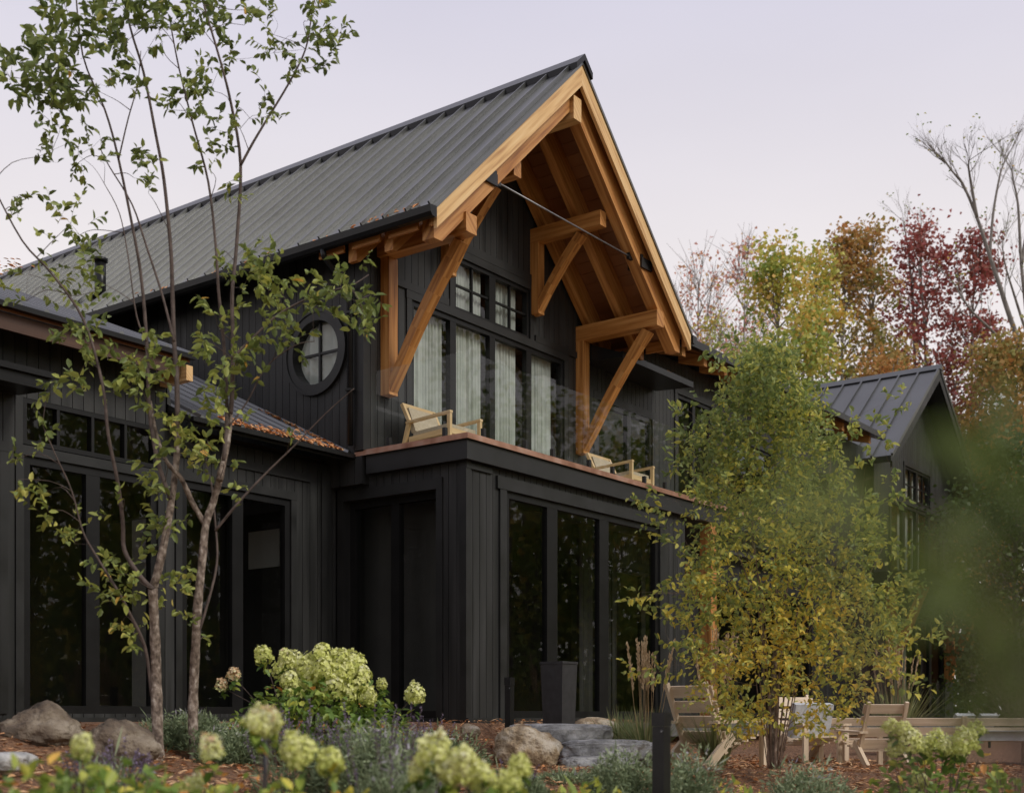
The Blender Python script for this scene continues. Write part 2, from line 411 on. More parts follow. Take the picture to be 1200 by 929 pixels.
gx = axis_pts(-300, 500, -12, 8, 0.16); gy = axis_pts(-300, 500, -10, 0.6, 0.16)
GX, GY = np.meshgrid(gx, gy, indexing='ij')
GZ = ground_z(GX, GY) + (0.02 * np.sin(GX * 3.1 + 1.3 * np.sin(GY * 2.3)) * np.sin(GY * 3.7 + GX) + 0.015 * np.sin(GX * 9 + GY * 7) * np.sin(GY * 11 - GX * 5)) * (GY < -0.2)
nx, ny = len(gx), len(gy)
me = bpy.data.meshes.new('ground')
idx = np.arange(nx * ny).reshape(nx, ny)
Fg = np.stack([idx[:-1, :-1], idx[1:, :-1], idx[1:, 1:], idx[:-1, 1:]], -1).reshape(-1, 4)
me.from_pydata(np.stack([GX, GY, GZ], -1).reshape(-1, 3).tolist(), [], Fg.tolist())
me.materials.append(M['mulch']); ground = bpy.data.objects.new('ground', me); COL.objects.link(ground)
me.polygons.foreach_set('use_smooth', [True] * len(me.polygons))
tag(ground, 'brown mulch garden ground sloping up to the house', None, None, 'structure')

# ================================================================== HOUSE
house = empty('house', (2.57, 6.0, 0.0), 'black timber framed house with steep metal roofs and orange wood gable brackets', 'house')


def H(mb, name, mat, parent=None, **k):
    o = mb.build(name, mat, **k)
    return hang(o, parent or house)


def mapu(plane):   # wall in a plane y = plane, facing -y
    return lambda p, d: (p[0], plane - d, p[1])


def mapv(plane):   # wall in a plane x = plane, facing -x
    return lambda p, d: (plane - d, p[0], p[1])


def hexm(mb, mp, s0, s1, z0, z1, d0, d1, z1b=None):
    zb = z1 if z1b is None else z1b
    mb.hexa([mp((s0, z0), d0), mp((s1, z0), d0), mp((s1, z0), d1), mp((s0, z0), d1)],
            [mp((s0, z1), d0), mp((s1, zb), d0), mp((s1, zb), d1), mp((s0, z1), d1)], None)


def boards(mp, s0, s1, z0, top, openings=(), pitch=0.135, thick=0.14):
    """vertical boards with open grooves over a backing, cut round the openings"""
    mb = MB()
    if not callable(top):
        tv = top; top = lambda s: tv
    cuts = {s0, s1}
    k = 1
    while s0 + k * pitch < s1 - 0.02: cuts.add(s0 + k * pitch); k += 1
    gro = set(cuts)
    for o in openings:
        for e in (o[0], o[1]):
            if s0 < e < s1: cuts.add(e)
    cs = sorted(cuts); 
    out = []
    for a, b in zip(cs, cs[1:]):
        if b - a < 0.002: continue
        m_ = (a + b) / 2
        iv = [(z0, None)]
        ops = sorted([o for o in openings if o[0] < m_ < o[1]], key=lambda o: o[2])
        segs = []; z = z0
        for o in ops:
            if o[2] > z + 0.003: segs.append((z, o[2], o[2]))
            z = max(z, o[3])
        ta, tb = top(a), top(b)
        if min(ta, tb) > z + 0.003: segs.append((z, ta, tb))
        elif max(ta, tb) > z + 0.05: segs.append((z, max(ta, z + 0.003), max(tb, z + 0.003)))
        ga = 0.004 if a in gro else 0; gb = 0.004 if b in gro else 0
        for q0, q1, q2 in segs:
            hexm(mb, mp, a, b, q0, q1, -thick, -0.012, q2)
            hexm(mb, mp, a + ga, b - gb, q0, q1, -0.012, 0.0, q2)
    return mb


def window(mp, s0, s1, z0, z1, cols=(), rows=(), fw=0.06, mw=0.08, muntc=(), muntr=(), casing=0.1, sill=True, depth=0.09, name='window', glassmat=None, cas_bottom=True):
    """frame with mullions and muntins, casing round it, one glass sheet per light"""
    mb = MB(); f0, f1 = -depth, -0.005
    hexm(mb, mp, s0, s0 + fw, z0, z1, f0, f1); hexm(mb, mp, s1 - fw, s1, z0, z1, f0, f1)
    hexm(mb, mp, s0 + fw, s1 - fw, z1 - fw, z1, f0, f1); hexm(mb, mp, s0 + fw, s1 - fw, z0, z0 + fw, f0, f1)
    for c in cols: hexm(mb, mp, c - mw / 2, c + mw / 2, z0 + fw, z1 - fw, f0, f1 - 0.003)
    xs = [s0 + fw] + [e for c in cols for e in (c - mw / 2, c + mw / 2)] + [s1 - fw]
    for r_ in rows:
        for a, b in zip(xs[::2], xs[1::2]): hexm(mb, mp, a, b, r_ - mw / 2, r_ + mw / 2, f0, f1 - 0.006)
    for c in muntc: hexm(mb, mp, c - 0.014, c + 0.014, z0 + fw, z1 - fw, f0 + 0.02, f1 - 0.02)
    for r_ in muntr:
        for a, b in zip(xs[::2], xs[1::2]): hexm(mb, mp, a, b, r_ - 0.014, r_ + 0.014, f0 + 0.023, f1 - 0.023)
    fo = H(mb, name, M['frame'])
    if casing:
        cm = MB(); d0, d1 = -0.03, 0.022
        zl = z0 - (casing if (sill and cas_bottom) else 0)
        hexm(cm, mp, s0 - casing, s0, zl, z1, d0, d1); hexm(cm, mp, s1, s1 + casing, zl, z1, d0, d1)
        hexm(cm, mp, s0 - casing - 0.01, s1 + casing + 0.01, z1, z1 + casing * 1.15, d0, d1 + 0.004)
        if sill and cas_bottom: hexm(cm, mp, s0, s1, z0 - casing, z0, d0, d1)
        hang(cm.build('casing', M['trim']), fo)
    for a, b in zip(xs[::2], xs[1::2]):
        zs = [z0 + fw] + [e for r_ in rows for e in (r_ - mw / 2, r_ + mw / 2)] + [z1 - fw]
        for c, d in zip(zs[::2], zs[1::2]):
            gm = MB(); dd = -0.05
            gm.add([mp((a, c), dd), mp((b, c), dd), mp((b, d), dd), mp((a, d), dd)], [(0, 1, 2, 3)])
            hang(gm.build('pane', glassmat or M['glass'], recalc=False), fo)
    return fo


UC, HALF, ZA, SL = 2.57, 3.15, 9.08, 0.955
V1 = 1.6          # gable wall
US = -0.13        # side wall


def zr(u, off=0.0): return ZA - SL * abs(u - UC) - off


# ---- gable wall with its window group
wu = [0.80, 1.71, 2.62, 3.53, 4.45]
gm = mapu(V1)
op = [(wu[0], wu[4], 3.45, 5.62), (wu[1], wu[3], 5.70, 6.49)]
H(boards(gm, US, 5.27, 3.40, lambda s: zr(s, 0.12), op), 'gable_wall', M['siding'])
# ---- side wall with the round window
sm = mapv(US)
RC, RZ, RR = 2.45, 4.83, 0.50
sb = MB()
def side_boards():
    """vertical boards in the side wall, cut round a circular hole"""
    mb = MB(); s = V1 + 0.02
    while s < 15.9:
        pt = 0.135 if s < 9 else 0.8
        sub = 5 if abs(s + pt / 2 - RC) < RR + pt else 1
        for q in range(sub):
            a = s + pt * q / sub; b = s + pt * (q + 1) / sub
            ga = 0.004 if q == 0 else 0; gb = 0.004 if q == sub - 1 else 0
            def hh(x):
                dx = abs(x - RC); return math.sqrt(max(RR * RR - dx * dx, 0))
            segs = []
            ha, hb = hh(a), hh(b)
            if ha > 0 or hb > 0:
                segs = [((3.0, 3.0), (RZ - ha, RZ - hb)), ((RZ + ha, RZ + hb), (6.35, 6.35))]
            else: segs = [((3.0, 3.0), (6.35, 6.35))]
            for (l0, l1), (h0, h1) in segs:
                for g0, g1, d0, d1 in ((0, 0, -0.14, -0.012), (ga, gb, -0.012, 0.0)):
                    mb.hexa([sm((a + g0, l0), d0), sm((b - g1, l1), d0), sm((b - g1, l1), d1), sm((a + g0, l0), d1)],
                            [sm((a + g0, h0), d0), sm((b - g1, h1), d0), sm((b - g1, h1), d1), sm((a + g0, h0), d1)], (0, 0, 1))
        s += pt
    return mb
H(side_boards(), 'side_wall', M['siding'])
mb = MB(); mb.ring((RC, RZ), 0.425, 0.55, -0.13, 0.035, sm); mb.ring((RC, RZ), 0.53, 0.572, 0.002, 0.05, sm)
hexm(mb, sm, RC - 0.016, RC + 0.016, RZ - 0.425, RZ + 0.425, -0.09, -0.05); 
hexm(mb, sm, RC - 0.425, RC - 0.016, RZ - 0.016, RZ + 0.016, -0.09, -0.053); hexm(mb, sm, RC + 0.016, RC + 0.425, RZ - 0.016, RZ + 0.016, -0.09, -0.053)
rw = H(mb, 'round_window', M['trim'])
mb = MB(); mb.add([sm((RC + 0.435 * math.cos(k * math.pi / 20), RZ + 0.435 * math.sin(k * math.pi / 20)), -0.07) for k in range(40)], [tuple(range(40))])
hang(mb.build('pane', M['glass'], recalc=False), rw)
# corner boards of the gable volume
for xa, xb in ((US - 0.022, US + 0.10), (5.17, 5.29)):
    mb = MB(); mb.box(xa, xb, V1 - 0.024, V1 + 0.12, 3.43, 6.15); H(mb, 'corner_board', M['trim'])
# horizontal trim bands on the gable wall
mb = MB()
for a, b, z0, z1 in ((1.5, 3.74, 6.60, 6.72), (3.66, 4.9, 5.73, 5.83), (0.3, 1.58, 5.73, 5.83)): hexm(mb, gm, a, b, z0, z1, 0.001, 0.03)
H(mb, 'trim_band', M['trim'])
# windows of the gable
window(gm, wu[0], wu[4], 3.45, 5.62, cols=wu[1:4], fw=0.07, mw=0.13, casing=0.1, cas_bottom=False, name='balcony_door')
mid = wu[2]
window(gm, wu[1], wu[3], 5.72, 6.49, cols=[mid], fw=0.06, mw=0.15, muntc=[(wu[1] + mid) / 2, (wu[3] + mid) / 2], muntr=[6.10], casing=0.1, cas_bottom=False, name='transom_window')

# ---- main roof
Vf, Vb = -0.02, 15.9
mb = MB()
for sg in (-1, 1):
    e = UC + sg * HALF
    p = [(UC, ZA), (e, zr(e)), (e, zr(e, 0.05)), (UC, ZA - 0.05)]
    mb.prism(p, lambda q, d: (q[0], d, q[1]), Vf, Vb)
roof = H(mb, 'roof', M['metal'])
mb = MB()
for sg in (-1, 1):
    k = 0
    v = Vf + 0.05
    while v < Vb:
        e = UC + sg * (HALF - 0.01); c = v + 0.06; ht = 0.055
        n = Vector((sg * SL, 0, 1)).normalized()
        a = Vector((UC + sg * 0.06, 0, zr(UC + sg * 0.06))); b = Vector((e, 0, zr(e)))
        def q(p, vv, h): return (p.x + n.x * h, vv, p.z + n.z * h)
        mb.hexa([q(a, c - 0.013, 0.001), q(a, c + 0.013, 0.001), q(a, c + 0.011, ht), q(a, c - 0.011, ht)],
                [q(b, c - 0.013, 0.001), q(b, c + 0.013, 0.001), q(b, c + 0.011, ht), q(b, c - 0.011, ht)], b - a)
        v += 0.37
hang(mb.build('standing_seam', M['metal']), roof)
mb = MB()
mb.prism([(UC - 0.2, ZA - 0.188), (UC - 0.2, ZA - 0.10), (UC, ZA + 0.09), (UC + 0.2, ZA - 0.10), (UC + 0.2, ZA - 0.188), (UC, ZA + 0.003)], lambda q, d: (q[0], d, q[1]), Vf - 0.03, Vb)
hang(mb.build('ridge_cap', M['gutter']), roof)
mb = MB(); mb.tube([(-0.0, 7.4, 6.5), (0.0, 7.4, 7.15)], 0.09, 10); mb.tube([(0, 7.4, 7.15), (0, 7.4, 7.2)], 0.12, 10)
hang(mb.build('vent_pipe', M['gutter']), roof)
# gutters, downspout
for sg, v1_ in ((-1, 8.0), (1, 4.0)):
    e = UC + sg * HALF; z = zr(e)
    mb = MB()
    prof = [(0.0, -0.03), (0.0, -0.15), (sg * 0.03, -0.17), (sg * 0.08, -0.16), (sg * 0.115, -0.12), (sg * 0.125, -0.04), (sg * 0.11, -0.04), (sg * 0.10, -0.11), (sg * 0.07, -0.14), (sg * 0.03, -0.15), (sg * 0.015, -0.14), (sg * 0.015, -0.03)]
    mb.prism([(e + a, z + b) for a, b in prof], lambda q, d: (q[0], d, q[1]), Vf, v1_, (0, 1, 0))
    mb.prism([(e + a, z + b) for a, b in prof[:6]], lambda q, d: (q[0], d, q[1]), Vf - 0.006, Vf, (0, 1, 0))
    H(mb, 'gutter', M['gutter'])
mb = MB(); mb.tube([(-0.64, 1.82, 5.92), (-0.62, 1.82, 5.84), (-0.25, 1.78, 5.55), (-0.20, 1.76, 5.45), (-0.20, 1.76, 3.5)], 0.04, 8)
for z in (5.2, 4.2): mb.box(-0.25, -0.15, 1.71, 1.81, z, z + 0.03)
H(mb, 'downspout', M['gutter'])
# roof deck seen from below: soffit boards across the gable overhang and along the eaves
mb = MB()
for sg in (-1, 1):
    s_ = 0.0; ln = HALF - 0.02
    while s_ < ln:
        a = UC + sg * s_; b = UC + sg * min(s_ + 0.125, ln)
        mb.prism([(a, zr(a, 0.055)), (b, zr(b, 0.055)), (b, zr(b, 0.085)), (a, zr(a, 0.085))], lambda q, d: (q[0], d, q[1]), 0.05, V1 + 0.02, (0, 1, 0))
        s_ += 0.131
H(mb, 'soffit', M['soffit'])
mb = MB()
for sg in (-1, 1):
    e0 = UC + sg * (HALF - 0.62); e1 = UC + sg * (HALF - 0.02)
    mb.prism([(e0, zr(e0, 0.055)), (e1, zr(e1, 0.055)), (e1, zr(e1, 0.085)), (e0, zr(e0, 0.085))], lambda q, d: (q[0], d, q[1]), V1 + 0.021, 15.8, (0, 1, 0))
H(mb, 'eave_soffit', M['trim'])
# barge boards
for sg in (-1, 1):
    e = UC + sg * (HALF - 0.03); mb = MB()
    mb.prism([(UC, ZA - 0.055), (e, zr(e, 0.055)), (e, zr(e, 0.30)), (UC, ZA - 0.34)], lambda q, d: (q[0], d, q[1]), 0.0, 0.05, (sg, 0, -SL))
    H(mb, 'barge_board', M['palewood'])
# rafters of the overhang
for v0, v1_, dp, ov in ((0.14, 0.32, 0.60, 0.14), (0.80, 0.94, 0.52, 0.14), (1.42, 1.56, 0.52, 0.14)):
    for sg in (-1, 1):
        e = UC + sg * (HALF - ov); mb = MB()
        t_ = 0.09
        zl = 5.75; ul = UC + sg * (ZA - dp - zl) / SL
        mb.prism([(UC, ZA - t_), (e, zr(e, t_)), (e, zl), (ul, zl), (UC, ZA - dp)], lambda q, d: (q[0], d, q[1]), v0, v1_, (sg, 0, -SL))
        H(mb, 'rafter', M['wood'])
for sg in (-1, 1):   # wooden eave fascia under the gutters
    mb = MB(); e = UC + sg * (HALF - 0.05)
    for a, b in ((0.051, 0.138), (0.322, 0.798), (0.942, 1.418), (1.562, 2.0)):
        mb.box(min(e, e - sg * 0.03), max(e, e - sg * 0.03), a, b, zr(e, 0.26), zr(e, 0.09))
    H(mb, 'eave_fascia', M['wood'])
# ridge beam and purlins with posts and braces


def bracket(u0, u1, ztop, zb, vend, vbr, zpost, brw=0.19, p0=0.0, p1=0.0):
    """purlin on a wall post, carried by a slightly bowed brace"""
    um = (u0 + p0 + u1 - p1) / 2
    mb = MB(); mb.hexa([(u0, vend, zb), (u1, vend, zb), (u1, V1, zb), (u0, V1, zb)], [(u0, vend, ztop), (u1, vend, ztop), (u1, V1, ztop), (u0, V1, ztop)], (0, 1, 0))
    H(mb, 'purlin', M['wood'])
    mb = MB(); mb.box(u0 + p0, u1 - p1, V1 - 0.15, V1 - 0.001, zpost, zb - 0.002); H(mb, 'wall_post', M['wood'])
    mb = MB(); w_ = (u1 - p1 - u0 - p0) * 0.86 / 2
    A = Vector((um, V1 - 0.15, zpost + 0.22)); B = Vector((um, vbr, zb))
    n = 8; lo, hi = [], []
    dirv = (B - A).normalized(); nn = Vector((0, dirv.z, -dirv.y))  # points outwards/down... toward +y
    if nn.y > 0: nn = -nn
    for i in range(n + 1):
        t = i / n; p = A.lerp(B, t); bow = 0.05 * 4 * t * (1 - t) * (B - A).length / 1.8
        p = p - nn * bow
        lo.append((p + nn * brw * (0.85 + 0.3 * t)).yz if False else ((p + nn * brw * (0.9 + 0.2 * t)).y, (p + nn * brw * (0.9 + 0.2 * t)).z)); hi.append((p.y, p.z))
    lo[0] = (V1 - 0.15, lo[0][1] - 0.12) if lo[0][0] < V1 - 0.15 else lo[0]
    lo = [(y, min(z, zb)) for y, z in lo]; hi = [(min(y, V1 - 0.15), min(z, zb)) for y, z in hi]
    for i in range(n):
        mb.hexa([(um - w_, lo[i][0], lo[i][1]), (um + w_, lo[i][0], lo[i][1]), (um + w_, hi[i][0], hi[i][1]), (um - w_, hi[i][0], hi[i][1])],
                [(um - w_, lo[i + 1][0], lo[i + 1][1]), (um + w_, lo[i + 1][0], lo[i + 1][1]), (um + w_, hi[i + 1][0], hi[i + 1][1]), (um - w_, hi[i + 1][0], hi[i + 1][1])], dirv)
    H(mb, 'brace', M['wood'])


bracket(0.13, 0.34, 6.24, 6.0, 0.10, 0.36, 4.20, 0.13, 0.07, -0.03)
bracket(4.80, 5.01, 6.24, 6.0, 0.10, 0.36, 4.20, 0.13, 0.0, 0.04)
bracket(1.43, 1.59, 7.42, 7.20, 0.33, 0.75, 6.12, 0.11)
bracket(3.55, 3.71, 7.42, 7.20, 0.33, 0.75, 6.12, 0.11)
mb = MB(); mb.box(2.475, 2.665, 0.075, V1, 8.28, 8.60); H(mb, 'ridge_beam', M['palewood'])
# tie rod
mb = MB(); mb.tube([(0.66, 0.23, 6.9), (4.48, 0.23, 6.9)], 0.012, 6); rod = H(mb, 'tie_rod', M['rod'])
for sg in (-1, 1):
    c = UC + sg * 1.93; mb = MB()
    mb.beam((c - sg * 0.34, 0.23, 6.9), (c - sg * 0.10, 0.23, 6.9), 0.05, 0.09)
    mb.beam((c - sg * 0.11, 0.115, 6.9), (c - sg * 0.11, 0.345, 6.9), 0.06, 0.12)
    mb.beam((c - sg * 0.14, 0.118, 6.84), (c + sg * 0.16, 0.118, 6.84), 0.03, 0.15); mb.beam((c - sg * 0.14, 0.342, 6.84), (c + sg * 0.16, 0.342, 6.84), 0.03, 0.15)
    hang(mb.build('clamp', M['steel']), rod)

# ---- bay below, deck, railing
bm_ = mapu(0.0)
op = [(0.80, 4.68, -0.1, 2.87)]
H(boards(bm_, 0.0, 5.5, -0.14, 3.14, op), 'bay_wall', M['siding'])
bs = mapv(0.0)
H(boards(bs, 0.141, 2.2, -0.14, 3.14, [(0.46, 2.06, -0.1, 2.82)]), 'bay_wall', M['siding'])
mb = MB(); hexm(mb, bm_, 0.66, 0.80, -0.05, 2.87, 0.001, 0.03); hexm(mb, bm_, 4.68, 4.82, -0.05, 2.87, 0.001, 0.03)
hexm(mb, bm_, 0.60, 4.88, 2.87, 3.03, 0.001, 0.036)
hexm(mb, bm_, -0.02, 0.5, 3.03, 3.10, 0.001, 0.03)
mb.box(-0.024, 0.075, -0.024, 0.075, -0.14, 3.135)
hexm(mb, bs, 0.36, 0.46, -0.05, 2.82, 0.001, 0.026); hexm(mb, bs, 2.06, 2.16, -0.05, 2.82, 0.001, 0.026); hexm(mb, bs, 0.36, 2.16, 2.82, 2.96, 0.001, 0.03)
hexm(mb, bm_, -0.024, 5.5, -0.16, -0.03, 0.03, 0.055)
H(mb, 'bay_trim', M['trim'])
window(bm_, 0.80, 4.68, -0.03, 2.87, cols=[1.86, 3.15], fw=0.09, mw=0.24, casing=0, depth=0.12, name='patio_door')
window(mapv(0.10), 0.46, 2.06, -0.03, 2.82, cols=[1.26], fw=0.09, mw=0.14, casing=0, depth=0.1, name='patio_door')
mb = MB(); mb.box(0.5, 5.4, 0.2, 2.3, -0.10, -0.04); H(mb, 'bay_floor', M['inside'])
UD = 9.2
mb = MB(); mb.box(-0.10, UD, -0.10, V1 - 0.02, 3.12, 3.37); mb.box(-0.06, UD - 0.04, -0.06, V1, 3.37, 3.385)
deck = H(mb, 'deck', M['trim'])
mb = MB(); mb.box(-0.125, UD, -0.125, -0.02, 3.388, 3.432); mb.box(-0.125, -0.02, -0.02, V1 + 0.15, 3.388, 3.432); mb.box(-0.135, UD, -0.135, -0.126, 3.36, 3.415); mb.box(-0.135, -0.126, -0.126, V1 + 0.15, 3.36, 3.415)
hang(mb.build('copper_edge', M['copper']), deck)
mb = MB()
for i in range(11): mb.box(0.0, UD - 0.05, -0.01 + i * 0.145, 0.125 + i * 0.145, 3.39, 3.42)
hang(mb.build('deck_board', M['teak']), deck)


def rail_panel(a, b):
    a = Vector(a); b = Vector(b); mb = MB(); d = (b - a).normalized(); n = Vector((-d.y, d.x, 0)) * 0.006
    up = Vector((0, 0, 1.0))
    mb.add([a, b, b + up, a + up], [(0, 1, 2, 3)], d)
    o = H(mb, 'glass_railing', M['railglass'], recalc=False)
    for t in (0.2, 0.8):
        mb = MB(); c = a.lerp(b, t); mb.box(c.x - 0.025, c.x + 0.025, c.y - 0.025, c.y + 0.025, 3.425, 3.56)
        hang(mb.build('clamp', M['steel']), o)


rail_panel((-0.03, 1.55, 3.45), (-0.03, 0.0, 3.45))
for i in range(6): rail_panel((0.0 + i * 1.5, -0.04, 3.45), (1.48 + i * 1.5, -0.04, 3.45))

# ---- link wing to the right of the gable
lm = mapu(V1)
op = [(5.42, 7.20, 3.50, 5.20), (8.10, 9.40, 3.50, 5.85), (10.2, 12.0, 3.5, 5.4), (13.0, 15.0, 3.5, 5.4)]
H(boards(lm, 5.30, 17.2, 3.40, 6.42, op), 'link_wall', M['siding'])
window(lm, 5.42, 7.20, 3.50, 5.20, cols=[6.45], fw=0.07, mw=0.12, casing=0.11, cas_bottom=False)
window(lm, 8.10, 9.40, 3.50, 5.85, cols=[8.75], fw=0.07, mw=0.1, casing=0.1, cas_bottom=False)
window(lm, 10.2, 12.0, 3.50, 5.40, cols=[11.1], fw=0.07, mw=0.1, casing=0.1)
window(lm, 13.0, 15.0, 3.50, 5.40, cols=[14.0], fw=0.07, mw=0.1, casing=0.1)
mb = MB()
mb.hexa([(5.0, 0.88, 5.68), (7.30, 0.88, 5.68), (7.30, V1 - 0.03, 5.72), (5.0, V1 - 0.03, 5.72)], [(5.0, 0.88, 5.76), (7.30, 0.88, 5.76), (7.30, V1 - 0.03, 6.02), (5.0, V1 - 0.03, 6.02)])
mb.beam((5.0, 0.86, 5.72), (7.32, 0.86, 5.72), 0.04, 0.10)
H(mb, 'window_canopy', M['gutter'])
mb = MB()
mb.hexa([(5.3, 1.02, 6.50), (16.8, 1.02, 6.50), (16.8, 6.5, 8.6), (5.3, 6.5, 8.6)], [(5.3, 1.02, 6.56), (16.8, 1.02, 6.56), (16.8, 6.5, 8.66), (5.3, 6.5, 8.66)])
lr = H(mb, 'roof', M['metal'])
mb = MB(); mb.box(5.3, 16.8, 0.92, 1.02, 6.44, 6.57); hang(mb.build('gutter', M['gutter']), lr)
mb = MB(); mb.hexa([(5.3, 1.06, 6.46), (16.8, 1.06, 6.46), (16.8, V1, 6.66), (5.3, V1, 6.66)], [(5.3, 1.06, 6.495), (16.8, 1.06, 6.495), (16.8, V1, 6.695), (5.3, V1, 6.695)])
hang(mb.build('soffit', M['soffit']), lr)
for i in range(14):
    mb = MB(); u = 5.75 + i * 0.8; mb.hexa([(u, 1.08, 6.28), (u + 0.12, 1.08, 6.28), (u + 0.12, V1, 6.42), (u, V1, 6.42)], [(u, 1.08, 6.455), (u + 0.12, 1.08, 6.455), (u + 0.12, V1, 6.64), (u, V1, 6.64)], (0, 1, 0))
    hang(mb.build('rafter_tail', M['wood']), lr)
# porch under the deck, right of the bay
H(boards(mapu(V1 + 0.4), 5.5, 17.2, -0.14, 3.2, [(6.6, 8.6, -0.05, 2.6), (10.0, 15.0, -0.05, 2.6)]), 'porch_wall', M['siding'])
window(mapu(V1 + 0.4), 6.6, 8.6, -0.03, 2.6, cols=[7.6], fw=0.09, mw=0.14, casing=0.1, cas_bottom=False, name='patio_door')
window(mapu(V1 + 0.4), 10.0, 15.0, -0.03, 2.6, cols=[11.25, 12.5, 13.75], fw=0.09, mw=0.14, casing=0.1, cas_bottom=False, name='patio_door')
for u in (6.25,):
    mb = MB(); mb.box(u, u + 0.2, -0.06, 0.14, -0.1, 3.118); H(mb, 'porch_post', M['wood'])
    for sg in (1,):
        mb = MB(); mb.beam((u + 0.1, 0.14, 2.0), (u + 0.1, 1.1, 3.11), 0.16, 0.16); H(mb, 'brace', M['wood'])
# ---- the far gable
FC, FH, FZ, FV, FW = 20.2, 3.42, 8.86, 0.75, 1.36
FS = (FZ - 6.07) / FH


def zf(u, off=0): return FZ - FS * abs(u - FC) - off


fm = mapu(FW)
op = [(18.3, 22.2, 3.5, 5.32), (19.3, 21.2, 5.42, 6.3), (18.0, 22.4, -0.05, 2.6)]
H(boards(fm, 17.2, 23.2, -0.14, lambda s: zf(s, 0.1), op), 'gable_wall', M['siding'])
H(boards(mapv(17.2), FW + 0.01, 11.0, -0.14, 6.0, pitch=0.27), 'side_wall', M['siding'])
window(fm, 18.3, 22.2, 3.5, 5.32, cols=[19.27, 20.25, 21.22], fw=0.09, mw=0.17, casing=0.1, name='balcony_door')
window(fm, 19.3, 21.2, 5.46, 6.3, cols=[20.25], fw=0.06, mw=0.15, muntc=[19.77, 20.73], muntr=[5.86], casing=0.08, cas_bottom=False, name='transom_window')
window(fm, 18.0, 22.4, -0.03, 2.6, cols=[19.1, 20.2, 21.3], fw=0.09, mw=0.17, casing=0.1, cas_bottom=False, name='patio_door')
mb = MB()
for sg in (-1, 1):
    e = FC + sg * FH
    mb.prism([(FC, FZ), (e, zf(e)), (e, zf(e, 0.06)), (FC, FZ - 0.06)], lambda q, d: (q[0], d, q[1]), FV, 12)
fr = H(mb, 'roof', M['metal'])
mb = MB()
for sg in (-1, 1):
    v = FV + 0.02
    n = Vector((sg * FS, 0, 1)).normalized()
    while v < 12:
        a = Vector((FC + sg * 0.08, 0, zf(FC + sg * 0.08))) + n * 0.02; b = Vector((FC + sg * (FH - 0.01), 0, zf(FC + sg * (FH - 0.01)))) + n * 0.02
        mb.beam((a.x, v, a.z), (b.x, v, b.z), 0.045, 0.045, (sg * FS, 0, 1)); v += 0.5
hang(mb.build('standing_seam', M['metal']), fr)
mb = MB(); mb.prism([(FC - 0.13, FZ - 0.06), (FC, FZ + 0.09), (FC + 0.13, FZ - 0.06)], lambda q, d: (q[0], d, q[1]), FV - 0.03, 12); hang(mb.build('ridge_cap', M['metal']), fr)
mb = MB()
for sg in (-1, 1):
    e = FC + sg * (FH - 0.03)
    mb.prism([(FC, FZ - 0.065), (e, zf(e, 0.065)), (e, zf(e, 0.3)), (FC, FZ - 0.33)], lambda q, d: (q[0], d, q[1]), FV + 0.02, FV + 0.07, (sg, 0, -FS))
    mb.box(min(e + sg * 0.04, e + sg * 0.15), max(e + sg * 0.04, e + sg * 0.15), FV, 8, zf(e, 0.18), zf(e, 0.05))
hang(mb.build('barge_board', M['trim']), fr)
mb = MB(); mb.box(17.0, 23.4, FV - 0.55, FW - 0.02, 3.12, 3.40); H(mb, 'deck', M['trim'])
for u in (17.9, 22.3):
    mb = MB(); mb.box(u, u + 0.2, FW - 0.25, FW - 0.03, 0.9, 3.118); H(mb, 'wall_post', M['wood'])
    mb = MB(); mb.beam((u + 0.1, FW - 0.2, 1.3), (u + 0.1, FV - 0.35, 3.1), 0.17, 0.18); H(mb, 'brace', M['wood'])

# ---- left wing
WV = 2.2
wm = mapu(WV)
op = [(-4.59, -2.90, 0.02, 2.70), (-4.59, -2.90, 2.78, 3.30), (-2.56, -0.84, 0.02, 2.75), (-6.6, -4.86, 0.02, 2.70)]
H(boards(wm, -9.0, -0.02, -0.14, lambda s: 4.12 if s < -2.74 else 3.30, op), 'wing_wall', M['siding'])
window(wm, -4.59, -2.90, 0.02, 2.70, cols=[-3.745], fw=0.085, mw=0.17, casing=0.09, cas_bottom=False, name='patio_door')
window(wm, -4.59, -2.90, 2.82, 3.30, cols=[-4.17, -3.745, -3.32], fw=0.05, mw=0.035, casing=0.0, name='transom_window')
window(wm, -2.56, -0.84, 0.02, 2.75, cols=[-1.70], fw=0.085, mw=0.17, casing=0.09, cas_bottom=False, name='patio_door')
window(wm, -6.6, -4.86, 0.02, 2.70, cols=[-5.73], fw=0.085, mw=0.17, casing=0.09, cas_bottom=False, name='patio_door')
mb = MB(); hexm(mb, wm, -0.30, -0.20, -0.1, 3.2, 0.001, 0.026); hexm(mb, wm, -9.0, -0.03, -0.16, -0.02, 0.001, 0.035); hexm(mb, wm, -9.0, -4.7, 3.42, 3.5, 0.001, 0.026)
hexm(mb, wm, -2.73, -0.5, 3.02, 3.12, 0.001, 0.026)
H(mb, 'wing_trim', M['trim'])
mb = MB()   # small black canopy at the wing's left window
mb.hexa([(-9.0, 1.62, 3.26), (-4.66, 1.62, 3.26), (-4.66, WV - 0.03, 3.30), (-9.0, WV - 0.03, 3.30)], [(-9.0, 1.62, 3.44), (-4.66, 1.62, 3.44), (-4.66, WV - 0.03, 3.60), (-9.0, WV - 0.03, 3.60)])
mb.beam((-9.0, 1.60, 3.41), (-4.64, 1.60, 3.41), 0.05, 0.06)
H(mb, 'window_canopy', M['gutter'])


